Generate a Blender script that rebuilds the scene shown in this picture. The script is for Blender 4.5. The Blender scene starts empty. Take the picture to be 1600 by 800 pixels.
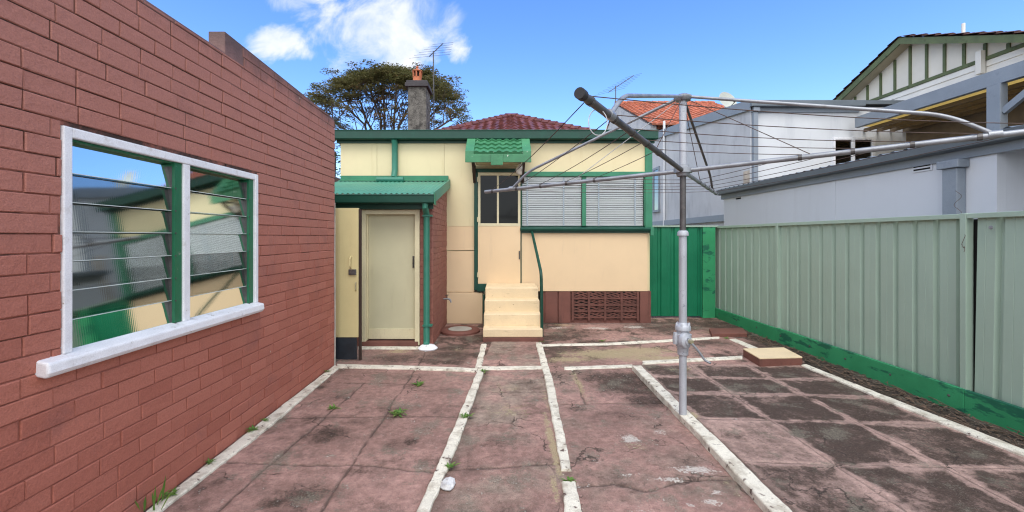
import bpy, math, random
import numpy as np
from mathutils import Vector, Matrix
random.seed(7)
rng = np.random.default_rng(11)
S = bpy.context.scene
C = S.collection
R = math.radians

# ---------------------------------------------------------------- camera geometry
F, CX, CY, EYE = 690.0, 783.0, 370.0, 1.58
def P(px, py, Y):                       # photo measurement at known depth -> metres
    return Vector(((px-CX)/F*Y, Y, EYE+(CY-py)/F*Y))
def G(px, py, z=0.0):                   # photo measurement on the ground -> metres
    Y = F*(EYE-z)/(py-CY)
    return Vector(((px-CX)/F*Y, Y, z))

cam = bpy.data.cameras.new('camera'); camo = bpy.data.objects.new('camera', cam); C.objects.link(camo)
cam.sensor_width = 36; cam.lens = F/1600*36
cam.shift_x = (800-CX)/1600; cam.shift_y = -(400-CY)/1600
cam.clip_start = .05; cam.clip_end = 2000
camo.location = (0, 0, EYE); camo.rotation_euler = (R(90), 0, 0)
S.camera = camo

# ---------------------------------------------------------------- mesh helpers
class MB:
    def __init__(s): s.v = []; s.f = []
    def add(s, vs, fs):
        n = len(s.v); s.v += [tuple(v) for v in vs]; s.f += [tuple(i+n for i in f) for f in fs]; return s
    def box(s, x0, x1, y0, y1, z0, z1):
        return s.add([(x, y, z) for x in (x0, x1) for y in (y0, y1) for z in (z0, z1)],
                     [(0,1,3,2),(4,6,7,5),(0,4,5,1),(2,3,7,6),(0,2,6,4),(1,5,7,3)])
    def bar(s, a, b, w, h, up=(0,0,1)):
        a, b = Vector(a), Vector(b); d = (b-a).normalized(); u = Vector(up)
        r = d.cross(u)
        if r.length < 1e-4: r = d.cross(Vector((1,0,0)))
        r.normalize(); u = r.cross(d)
        r = r*w/2; u = u*h/2
        return s.add([a-r-u, a+r-u, a+r+u, a-r+u, b-r-u, b+r-u, b+r+u, b-r+u],
                     [(3,2,1,0),(4,5,6,7),(0,1,5,4),(1,2,6,5),(2,3,7,6),(3,0,4,7)])
    def tube(s, pts, r, n=10, cap=True):
        pts = [Vector(p) for p in pts]; rs = r if isinstance(r, (list, tuple)) else [r]*len(pts)
        rings = []; prev = None
        for i, p in enumerate(pts):
            if i == 0: d = pts[1]-p
            elif i == len(pts)-1: d = p-pts[i-1]
            else: d = (pts[i+1]-p).normalized()+(p-pts[i-1]).normalized()
            d.normalize()
            if prev is None:
                a = Vector((0,0,1)) if abs(d.z) < .9 else Vector((1,0,0))
                u = d.cross(a).normalized()
            else:
                u = (prev-d*prev.dot(d)).normalized()
            prev = u; w = d.cross(u)
            rings.append([p+(u*math.cos(t)+w*math.sin(t))*rs[i] for t in [2*math.pi*k/n for k in range(n)]])
        vs = [v for q in rings for v in q]; fs = []
        for i in range(len(pts)-1):
            for k in range(n):
                fs.append((i*n+k, i*n+(k+1)%n, (i+1)*n+(k+1)%n, (i+1)*n+k))
        if cap:
            fs.append(tuple(reversed(range(n)))); fs.append(tuple(range((len(pts)-1)*n, len(pts)*n)))
        return s.add(vs, fs)
    def lathe(s, c, prof, n=20, axis=(0,0,1)):     # prof: (radius, height along axis)
        ax = Vector(axis).normalized(); a = Vector((1,0,0)) if abs(ax.x) < .8 else Vector((0,1,0))
        u = ax.cross(a).normalized(); w = ax.cross(u); c = Vector(c); vs = []; fs = []
        for (r, h) in prof:
            for k in range(n):
                t = 2*math.pi*k/n; vs.append(c+ax*h+(u*math.cos(t)+w*math.sin(t))*max(r, 1e-4))
        for i in range(len(prof)-1):
            for k in range(n): fs.append((i*n+k, i*n+(k+1)%n, (i+1)*n+(k+1)%n, (i+1)*n+k))
        fs.append(tuple(reversed(range(n)))); fs.append(tuple(range((len(prof)-1)*n, len(prof)*n)))
        return s.add(vs, fs)
    def prism(s, poly, d):                          # planar polygon swept by vector d
        poly = [Vector(p) for p in poly]; d = Vector(d); n = len(poly)
        return s.add(poly+[p+d for p in poly], [tuple(range(n)), tuple(reversed(range(n, 2*n)))]+
                     [(i, i+n, (i+1) % n+n, (i+1) % n) for i in range(n)])
    def build(s, name, mat, parent=None, bevel=0, smooth=False, seg=2):
        me = bpy.data.meshes.new(name); me.from_pydata(s.v, [], s.f); me.update()
        import bmesh
        b = bmesh.new(); b.from_mesh(me); bmesh.ops.recalc_face_normals(b, faces=b.faces); b.to_mesh(me); b.free()
        o = bpy.data.objects.new(name, me); C.objects.link(o)
        me.materials.append(mat)
        if smooth:
            me.shade_smooth()
            if smooth == 'auto':
                me.set_sharp_from_angle(angle=R(38))
        if bevel:
            m = o.modifiers.new('bevel', 'BEVEL'); m.width = bevel; m.segments = seg; m.limit_method = 'ANGLE'; m.angle_limit = R(40)
        if parent is not None:
            o.parent = parent; o.matrix_parent_inverse = Matrix.Translation(wloc(parent)).inverted()
        return o
def wloc(o):
    return o.get('_w') and Vector(o['_w']) or Vector((0,0,0))
def islands(mb):
    par = list(range(len(mb.v)))
    def find(i):
        while par[i] != i: par[i] = par[par[i]]; i = par[i]
        return i
    for f in mb.f:
        a = find(f[0])
        for i in f[1:]: par[find(i)] = a
    out = {}
    for f in mb.f: out.setdefault(find(f[0]), []).append(f)
    return list(out.values())
def build_each(mb, name, mat, parent=None, **k):
    """every separate piece becomes an object of its own"""
    res = []
    for fs in islands(mb):
        ids = sorted({i for f in fs for i in f}); mp = {i: j for j, i in enumerate(ids)}
        res.append(MB().add([mb.v[i] for i in ids], [tuple(mp[i] for i in f) for f in fs]).build(name, mat, parent, **k))
    return res
def box(name, mat, parent, *a, bevel=.004): return MB().box(*a).build(name, mat, parent, bevel)
def tag(o, label=None, cat=None, group=None, kind=None):
    if label: o['label'] = label
    if cat: o['category'] = cat
    if group: o['group'] = group
    if kind: o['kind'] = kind
    return o
def thing(name, loc, label, cat, group=None):
    o = bpy.data.objects.new(name, None); C.objects.link(o); o.location = loc; o.empty_display_size = .1
    o['_w'] = list(loc)
    return tag(o, label, cat, group)

# ---------------------------------------------------------------- materials
def srgb(r, g, b):
    f = lambda c: (c/255/12.92 if c/255 < .04045 else ((c/255+.055)/1.055)**2.4)
    return (f(r), f(g), f(b))
class NT:
    def __init__(s, name):
        s.m = bpy.data.materials.new(name); s.m.use_nodes = True; s.t = s.m.node_tree
        s.n = s.t.nodes; s.b = s.n['Principled BSDF']; s.out = s.n['Material Output']
        s.geo = s.n.new('ShaderNodeNewGeometry'); s.pos = s.geo.outputs['Position']
    def link(s, a, b): s.t.links.new(a, b)
    def scaled(s, v, sc):
        q = s.n.new('ShaderNodeVectorMath'); q.operation = 'MULTIPLY'; s.link(v, q.inputs[0]); q.inputs[1].default_value = sc
        return q.outputs[0]
    def noise(s, scale, detail=4, rough=.55, vec=None, stretch=None, off=0):
        v = vec or s.pos
        if stretch: v = s.scaled(v, stretch)
        q = s.n.new('ShaderNodeTexNoise'); q.inputs['Scale'].default_value = scale
        q.inputs['Detail'].default_value = detail; q.inputs['Roughness'].default_value = rough
        s.link(v, q.inputs['Vector'])
        return q.outputs['Fac']
    def ramp(s, fac, lo, hi, a=0.0, b=1.0):
        q = s.n.new('ShaderNodeMapRange'); q.interpolation_type = 'SMOOTHSTEP'
        q.inputs['From Min'].default_value = lo; q.inputs['From Max'].default_value = hi
        q.inputs['To Min'].default_value = a; q.inputs['To Max'].default_value = b
        s.link(fac, q.inputs['Value']); return q.outputs['Result']
    def math(s, op, a, b):
        q = s.n.new('ShaderNodeMath'); q.operation = op
        for i, x in enumerate((a, b)):
            if isinstance(x, (int, float)): q.inputs[i].default_value = x
            else: s.link(x, q.inputs[i])
        return q.outputs[0]
    def mix(s, fac, a, b, mode='MIX'):
        q = s.n.new('ShaderNodeMix'); q.data_type = 'RGBA'; q.blend_type = mode
        for k, x in ((0, fac), (6, a), (7, b)):
            if isinstance(x, (int, float)): q.inputs[k].default_value = x
            elif isinstance(x, tuple): q.inputs[k].default_value = x if len(x) == 4 else x+(1,)
            else: s.link(x, q.inputs[k])
        return q.outputs[2]
    def bump(s, h, strength=.3, dist=.01, prev=None):
        q = s.n.new('ShaderNodeBump'); q.inputs['Strength'].default_value = strength; q.inputs['Distance'].default_value = dist
        s.link(h, q.inputs['Height'])
        if prev: s.link(prev, q.inputs['Normal'])
        return q.outputs['Normal']
def mat(name, col, var=.12, scale=2.0, stain=None, st=(.55, .75), st_scale=4, st_stretch=None, st_amt=.7, grain=.08,
        rough=.65, bump=.15, bscale=45, bdist=.006, metal=0, spec=.4, chips=None, ch=(.66, .7), ch_scale=25):
    t = NT(name)
    a = t.noise(scale, 5, .6)
    c = t.mix(t.ramp(a, .3, .7), tuple(x*(1-var) for x in col), tuple(min(1, x*(1+var)) for x in col))
    if grain:
        g = t.noise(160, 3, .7)
        c = t.mix(1.0, c, t.mix(t.ramp(g, .3, .7), (1-grain,)*3, (1+grain,)*3), 'MULTIPLY')
    if stain:
        f = t.math('MULTIPLY', t.ramp(t.noise(st_scale, 6, .65, stretch=st_stretch), *st), st_amt)
        c = t.mix(f, c, stain)
    if chips:
        f = t.ramp(t.noise(ch_scale, 5, .7), *ch)
        c = t.mix(f, c, chips)
    t.link(c, t.b.inputs['Base Color'])
    t.link(t.ramp(a, .2, .8, max(0, rough-.08), min(1, rough+.08)), t.b.inputs['Roughness'])
    t.b.inputs['Metallic'].default_value = metal
    t.b.inputs['Specular IOR Level'].default_value = spec
    if bump:
        t.link(t.bump(t.noise(bscale, 5, .65), bump, bdist), t.b.inputs['Normal'])
    return t.m
M = {}
# brick: per-face tint comes from a slow noise + an attribute written on each brick
def brick_mat(name, lo, hi, dark, top):
    t = NT(name)
    at = t.n.new('ShaderNodeAttribute'); at.attribute_name = 'tint'
    c = t.mix(t.ramp(at.outputs['Fac'], 0, 1), lo, hi)
    sep = t.n.new('ShaderNodeSeparateXYZ'); t.link(t.pos, sep.inputs[0])
    n1 = t.noise(1.3, 5, .6)
    # weathering: paint faded and mauve higher up the wall, fresh red-orange in blotches low down
    zz = t.math('ADD', sep.outputs['Z'], t.math('MULTIPLY', t.math('SUBTRACT', n1, .5), 1.6))
    c = t.mix(t.ramp(zz, .7, 2.5), c, top)
    c = t.mix(t.math('MULTIPLY', t.ramp(t.noise(2.6, 5, .65), .56, .74), .5), c, dark)
    zt = t.math('ADD', sep.outputs['Z'], t.math('MULTIPLY', t.noise(5, 4, .7, stretch=(1, 1, .4)), .35))
    c = t.mix(t.math('MULTIPLY', t.ramp(zt, 3.02, 3.30), .75), c, (.075, .055, .055))
    g = t.noise(120, 4, .75)
    c = t.mix(1.0, c, t.mix(t.ramp(g, .25, .75), (.85,)*3, (1.14,)*3), 'MULTIPLY')
    c = t.mix(t.ramp(t.noise(34, 4, .7), .70, .76), c, tuple(x*.45 for x in dark))
    c = t.mix(t.ramp(t.noise(11, 3, .6), .745, .765), c, (.50, .44, .38))
    t.link(c, t.b.inputs['Base Color']); t.b.inputs['Roughness'].default_value = .72
    t.b.inputs['Specular IOR Level'].default_value = .3
    b1 = t.bump(t.noise(22, 6, .7), .7, .014)
    t.link(t.bump(t.noise(150, 3, .8), .35, .005, b1), t.b.inputs['Normal'])
    return t.m
M['brick'] = brick_mat('painted_brick', (.36, .122, .086), (.435, .160, .115), (.24, .10, .088), (.385, .168, .132))
def mortar_mat():
    t = NT('painted_mortar'); sep = t.n.new('ShaderNodeSeparateXYZ'); t.link(t.pos, sep.inputs[0])
    f = t.math('ADD', t.math('MULTIPLY', sep.outputs['Z'], .16), t.noise(7, 6, .75))
    c = t.mix(t.ramp(f, .62, .92), (.29, .105, .076), (.045, .026, .021))
    c = t.mix(t.ramp(t.noise(13, 4, .7), .70, .75), c, (.33, .22, .15))
    t.link(c, t.b.inputs['Base Color']); t.b.inputs['Roughness'].default_value = .9
    t.link(t.bump(t.noise(60, 5, .65), .6, .01), t.b.inputs['Normal']); return t.m
M['mortar'] = mortar_mat()
M['brickdull'] = brick_mat('dull_painted_brick', (.25, .098, .075), (.29, .118, .09), (.17, .07, .06), (.26, .115, .095))
M['brickjoint'] = mat('dull_painted_joint', (.21, .083, .064), .2, 6, rough=.8, bump=.3)
M['white'] = mat('white_timber_paint', (.76, .77, .80), .05, 6, stain=(.45, .42, .38), st=(.54, .74), st_scale=11, st_amt=.5, rough=.5, bump=.45, bscale=30, bdist=.007, chips=(.20, .15, .12), ch=(.67, .70), ch_scale=22)
M['cream'] = mat('cream_paint', (.68, .588, .365), .04, 1.2, stain=(.55, .44, .23), st=(.55, .8), st_scale=2.6, st_stretch=(3.5, 1, .35), st_amt=.5, grain=.02, rough=.6, bump=.08, bscale=14)
M['peach'] = mat('peach_paint', (.71, .535, .335), .035, 1.2, stain=(.55, .42, .28), st=(.58, .8), st_scale=2.6, st_stretch=(3, 1, .4), st_amt=.45, grain=.02, rough=.6, bump=.08, bscale=14)
M['step'] = mat('cream_step_paint', (.70, .56, .36), .06, 3, stain=(.40, .31, .20), st=(.56, .75), st_scale=6, st_stretch=(.6, 1, 2), st_amt=.55, rough=.6, bump=.35, bscale=25, bdist=.008, chips=(.26, .18, .12), ch=(.655, .70), ch_scale=18)
M['khaki'] = mat('khaki_door_paint', (.52, .49, .33), .05, 1.5, stain=(.36, .31, .2), st=(.56, .8), st_scale=3, st_stretch=(3, 1, .5), st_amt=.4, grain=.02, rough=.55, bump=.08, bscale=20)
M['oldcream'] = mat('worn_cream_paint', (.63, .57, .38), .06, 3, stain=(.4, .3, .2), st=(.58, .75), st_scale=6, st_stretch=(2, 1, .5), st_amt=.5, rough=.6, bump=.25, bscale=30, chips=(.17, .08, .06), ch=(.68, .72), ch_scale=15)
M['yellow'] = mat('yellowed_door_paint', (.60, .52, .27), .05, 2, stain=(.42, .33, .16), st=(.55, .8), st_scale=3, st_stretch=(3, 1, .4), st_amt=.4, grain=.03, rough=.5, bump=.12, bscale=20)
M['black'] = mat('black_plate', (.018, .024, .032), .3, 5, rough=.5, bump=.3)
M['green'] = mat('dark_green_paint', (.0045, .052, .034), .12, 2.5, stain=(.010, .075, .052), st=(.5, .75), st_scale=5, st_amt=.5, grain=.04, rough=.42, bump=.12, bscale=22)
M['green2'] = mat('mid_green_paint', (.035, .19, .105), .14, 3, stain=(.015, .09, .06), st=(.55, .75), st_scale=6, st_amt=.5, grain=.05, rough=.5, bump=.2, bscale=30)
M['louvre_green'] = mat('gloss_green_paint', (.008, .125, .055), .1, 4, stain=(.3, .32, .27), st=(.64, .74), st_scale=14, st_amt=.6, rough=.4, bump=.2, bscale=30)
M['roofgreen'] = mat('green_roof_sheet', (.068, .245, .175), .10, 1.8, stain=(.05, .20, .15), st=(.5, .78), st_scale=3, st_stretch=(2.5, .6, 1), st_amt=.5, grain=.04, rough=.5, bump=.06)
M['pipegreen'] = mat('green_pipe_paint', (.028, .165, .115), .1, 3, stain=(.05, .20, .15), st=(.5, .75), st_scale=5, st_amt=.5, grain=.04, rough=.42, bump=.06)
M['awning'] = mat('green_awning_paint', (.05, .20, .095), .15, 4, stain=(.03, .15, .07), st=(.52, .72), st_scale=9, st_amt=.7, rough=.45, bump=.3, bscale=28, chips=(.55, .6, .52), ch=(.665, .70), ch_scale=16)
M['darkbrown'] = mat('dark_brown_timber_and_shade', (.035, .02, .016), .2, 5, rough=.6, bump=.2)
M['brownpaint'] = mat('brown_base_paint', (.155, .062, .048), .18, 2.5, stain=(.06, .03, .025), st=(.52, .74), st_scale=4, st_stretch=(2, 1, .6), st_amt=.6, rough=.7, bump=.3, bscale=25, chips=(.34, .2, .15), ch=(.70, .74), ch_scale=9)
M['lattice'] = mat('brown_lattice_paint', (.13, .052, .04), .2, 6, rough=.7, bump=.2, chips=(.4, .33, .3), ch=(.69, .73), ch_scale=12)
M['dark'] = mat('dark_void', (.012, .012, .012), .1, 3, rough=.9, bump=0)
M['interior'] = mat('dim_room', (.10, .115, .105), .2, 2, rough=.9, bump=0)
M['redtile'] = mat('dark_red_roof_tile', (.145, .048, .044), .3, 5, stain=(.055, .02, .022), st=(.5, .72), st_scale=7, st_amt=.6, rough=.45, bump=.2, chips=(.30, .11, .09), ch=(.62, .7), ch_scale=7)
M['orangetile'] = mat('terracotta_roof_tile', (.40, .135, .078), .35, 3, stain=(.20, .06, .035), st=(.5, .7), st_scale=5, st_amt=.6, rough=.7, bump=.2, chips=(.55, .22, .12), ch=(.6, .68), ch_scale=4)
M['browntile'] = mat('brown_roof_tile', (.085, .04, .035), .3, 5, rough=.7, bump=.2)
M['render'] = mat('grey_roughcast', (.135, .128, .115), .35, 7, stain=(.035, .034, .032), st=(.48, .64), st_scale=5, st_amt=.75, grain=.3, rough=.95, bump=1, bscale=38, bdist=.03, chips=(.33, .31, .25), ch=(.62, .7), ch_scale=22)
M['darkcap'] = mat('weathered_cap_brick', (.055, .05, .055), .3, 7, rough=.85, bump=.4)
M['pot'] = mat('terracotta_pot', (.42, .135, .065), .2, 6, stain=(.15, .06, .04), st=(.55, .75), st_scale=6, rough=.8, bump=.25)
M['galv'] = mat('galvanised_steel', (.28, .295, .32), .18, 8, stain=(.17, .16, .16), st=(.54, .72), st_scale=14, st_amt=.6, grain=.08, rough=.42, bump=.1, metal=.55)
M['galvdark'] = mat('weathered_steel', (.10, .095, .095), .25, 10, stain=(.2, .16, .14), st=(.58, .75), st_scale=14, rough=.5, bump=.15, metal=.55)
M['silver'] = mat('silver_pole_paint', (.40, .42, .46), .08, 4, stain=(.12, .13, .17), st=(.62, .68), st_scale=11, st_amt=.85, rough=.45, bump=.15, metal=.25)
M['wire'] = mat('rusty_wire', (.085, .055, .045), .3, 20, rough=.7, bump=0, metal=.3)
M['ropewire'] = mat('pale_wire', (.55, .56, .57), .1, 20, rough=.5, bump=0, metal=.4)
M['rubber'] = mat('black_rubber_cap', (.02, .02, .022), .2, 10, rough=.6, bump=.1)
M['brass'] = mat('aged_brass', (.42, .38, .25), .2, 20, rough=.4, metal=.7, bump=.1)
M['fence'] = mat('pale_green_fence_sheet', (.315, .412, .338), .05, 1.1, stain=(.27, .36, .31), st=(.5, .8), st_scale=2, st_stretch=(1, 3, .4), st_amt=.4, grain=.015, rough=.42, bump=.03, bscale=10)
M['gate'] = mat('deep_green_gate_sheet', (.006, .150, .070), .12, 1.6, stain=(.004, .115, .058), st=(.48, .75), st_scale=2.2, st_stretch=(2, 1, .5), st_amt=.6, grain=.03, rough=.4, bump=.05, bscale=20)
M['plinth'] = mat('patchy_green_plinth_paint', (.032, .26, .11), .12, 2, stain=(.006, .082, .056), st=(.54, .60), st_scale=3.0, st_stretch=(1, .55, 2.2), st_amt=.8, rough=.5, bump=.2, bscale=20, chips=(.2, .14, .10), ch=(.72, .75), ch_scale=14)
M['bluewhite'] = mat('pale_blue_render', (.60, .62, .645), .06, .8, stain=(.38, .41, .46), st=(.5, .8), st_scale=1.2, st_stretch=(2, 2, .35), st_amt=.6, grain=.03, rough=.8, bump=.12, bscale=12)
M['greywall'] = mat('stained_grey_render', (.48, .495, .52), .10, .9, stain=(.27, .28, .30), st=(.5, .75), st_scale=1.0, st_stretch=(2, 2, .5), st_amt=.7, grain=.04, rough=.8, bump=.15, bscale=10)
M['shedwall'] = mat('pale_grey_sheet_paint', (.57, .60, .65), .03, .7, stain=(.45, .46, .49), st=(.5, .8), st_scale=1.1, st_stretch=(2, 3, .25), st_amt=.5, grain=.015, rough=.55, bump=.04, bscale=8)
M['slate'] = mat('slate_grey_trim', (.125, .15, .175), .1, 2, rough=.5, bump=.06)
M['bluetrim'] = mat('grey_blue_trim', (.22, .255, .30), .08, 2, stain=(.13, .15, .19), st=(.55, .75), st_scale=4, st_amt=.5, rough=.55, bump=.08)
M['gable'] = mat('off_white_panel', (.68, .655, .59), .05, 1.5, rough=.7, bump=.05)
M['board'] = mat('weatherboard_paint', (.70, .69, .65), .05, 1.5, rough=.6, bump=.05)
M['olive'] = mat('olive_green_trim', (.105, .135, .062), .2, 3, stain=(.045, .06, .03), st=(.5, .7), st_scale=6, rough=.65, bump=.2)
M['beige'] = mat('beige_wall', (.42, .36, .25), .08, 1.5, rough=.8, bump=.05)
M['timber'] = mat('brown_timber_and_shade', (.13, .095, .06), .2, 3, rough=.7, bump=.15)
M['concrete'] = mat('bare_concrete', (.38, .36, .32), .15, 5, rough=.9, bump=.4, bscale=40)
M['bark'] = mat('tree_bark', (.075, .055, .045), .3, 3, rough=.9, bump=.3)
M['blind'] = mat('white_blind_slat', (.93, .93, .92), .02, 3, grain=.02, rough=.4, bump=0)
M['tape'] = mat('pale_blue_tape', (.62, .68, .74), .03, 3, rough=.8, bump=0)
M['dish'] = mat('grey_dish_paint', (.42, .44, .40), .08, 3, rough=.6, bump=.05)
M['soil'] = mat('leaf_litter_soil', (.06, .045, .034), .4, 9, stain=(.13, .10, .07), st=(.5, .65), st_scale=22, rough=.95, bump=.8, bscale=50, bdist=.02)
M['twig'] = mat('dry_twig', (.12, .08, .055), .4, 12, rough=.9, bump=0)
M['paper'] = mat('grey_white_scrap', (.55, .55, .55), .2, 14, rough=.8, bump=.4)
M['edging'] = mat('worn_white_kerb_paint', (.68, .645, .545), .07, 3.5, stain=(.34, .29, .22), st=(.46, .66), st_scale=9, st_amt=.65, grain=.16, rough=.8, bump=.7, bscale=45, bdist=.01, chips=(.11, .07, .058), ch=(.58, .66), ch_scale=15)
M['earth'] = mat('dry_ground', (.16, .13, .10), .3, .2, rough=.95, bump=.3)

def leaf_mat(name, a, b, c):
    t = NT(name)
    oi = t.n.new('ShaderNodeAttribute'); oi.attribute_name = 'tint'
    col = t.mix(t.ramp(oi.outputs['Fac'], 0, .6), a, b)
    col = t.mix(t.ramp(oi.outputs['Fac'], .68, .95), col, c)
    t.link(col, t.b.inputs['Base Color']); t.b.inputs['Roughness'].default_value = .6
    tr = t.n.new('ShaderNodeBsdfTranslucent'); t.link(col, tr.inputs['Color'])
    mx = t.n.new('ShaderNodeMixShader'); mx.inputs[0].default_value = .35
    t.link(t.b.outputs[0], mx.inputs[1]); t.link(tr.outputs[0], mx.inputs[2]); t.link(mx.outputs[0], t.out.inputs['Surface'])
    return t.m
M['leaf'] = leaf_mat('olive_brown_leaves', (.125, .130, .048), (.165, .145, .056), (.22, .125, .062))
M['leafdark'] = leaf_mat('dark_green_leaves', (.03, .045, .018), (.055, .07, .03), (.08, .06, .03))
M['weed'] = leaf_mat('fresh_green_leaves', (.085, .20, .03), (.14, .27, .05), (.2, .3, .07))

def glass_mat(name, tint, refl, rough=.01, ribs=False):
    t = NT(name)
    gl = t.n.new('ShaderNodeBsdfGlossy'); gl.inputs['Roughness'].default_value = rough; gl.inputs['Color'].default_value = (.80, .85, .83, 1) if ribs else (.93, .95, .95, 1)
    tr = t.n.new('ShaderNodeBsdfTransparent'); tr.inputs['Color'].default_value = tint+(1,)
    fr = t.n.new('ShaderNodeFresnel'); fr.inputs['IOR'].default_value = 1.5
    fac = t.math('MINIMUM', t.math('ADD', fr.outputs[0], refl), 1.0)
    if ribs:
        w = t.n.new('ShaderNodeTexWave'); w.bands_direction = 'Y'; w.inputs['Scale'].default_value = 26; w.inputs['Distortion'].default_value = .4
        t.link(t.pos, w.inputs['Vector'])
        t.link(t.bump(w.outputs['Fac'], .004, .004), gl.inputs['Normal'])
    mx = t.n.new('ShaderNodeMixShader'); t.link(fac, mx.inputs[0]); t.link(tr.outputs[0], mx.inputs[1]); t.link(gl.outputs[0], mx.inputs[2])
    t.link(mx.outputs[0], t.out.inputs['Surface'])
    return t.m
M['louvre'] = glass_mat('reeded_louvre_glass', (.50, .62, .60), .38, .045, True)
M['edge'] = mat('glass_edge', (.55, .62, .60), .1, 8, rough=.25, bump=0, spec=.7)
M['pane'] = glass_mat('window_glass', (.98, .99, .99), -.03)
M['screen'] = glass_mat('dark_fly_screen', (.05, .055, .06), -.02, .1)
M['bulb'] = mat('milk_glass_globe', (.78, .77, .72), .03, 3, rough=.2, bump=0)
def sheet_mat():
    t = NT('yellowed_clear_sheet')
    tr = t.n.new('ShaderNodeBsdfTranslucent'); tr.inputs['Color'].default_value = (.75, .63, .33, 1)
    t.b.inputs['Base Color'].default_value = (.6, .5, .3, 1)
    mx = t.n.new('ShaderNodeMixShader'); mx.inputs[0].default_value = .75
    t.link(t.b.outputs[0], mx.inputs[1]); t.link(tr.outputs[0], mx.inputs[2]); t.link(mx.outputs[0], t.out.inputs['Surface'])
    return t.m
M['sheet'] = sheet_mat()

# ---------------------------------------------------------------- numpy noise
def vnoise(x, y, seed):
    g = np.random.default_rng(seed).random((256, 256))
    xi = np.floor(x).astype(int); yi = np.floor(y).astype(int); u = x-xi; v = y-yi
    u = u*u*(3-2*u); v = v*v*(3-2*v)
    a = g[xi % 256, yi % 256]; b = g[(xi+1) % 256, yi % 256]; c = g[xi % 256, (yi+1) % 256]; d = g[(xi+1) % 256, (yi+1) % 256]
    return (a*(1-u)+b*u)*(1-v)+(c*(1-u)+d*u)*v
def fbm(x, y, s, seed, o=5, r=.55):
    t = 0; amp = 1; n = 0
    for k in range(o):
        t = t+amp*vnoise(x*s*2**k+17.3*k, y*s*2**k+9.1*k, seed+k); n += amp; amp *= r
    return t/n
def sm(a, b, x):
    t = np.clip((x-a)/(b-a), 0, 1); return t*t*(3-2*t)

# ---------------------------------------------------------------- ground
gm = MB(); gm.add([(-400, -400, -.06), (400, -400, -.06), (400, 400, -.06), (-400, 400, -.06)], [(0, 1, 2, 3)])
tag(gm.build('ground', M['earth']), kind='structure')

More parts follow.
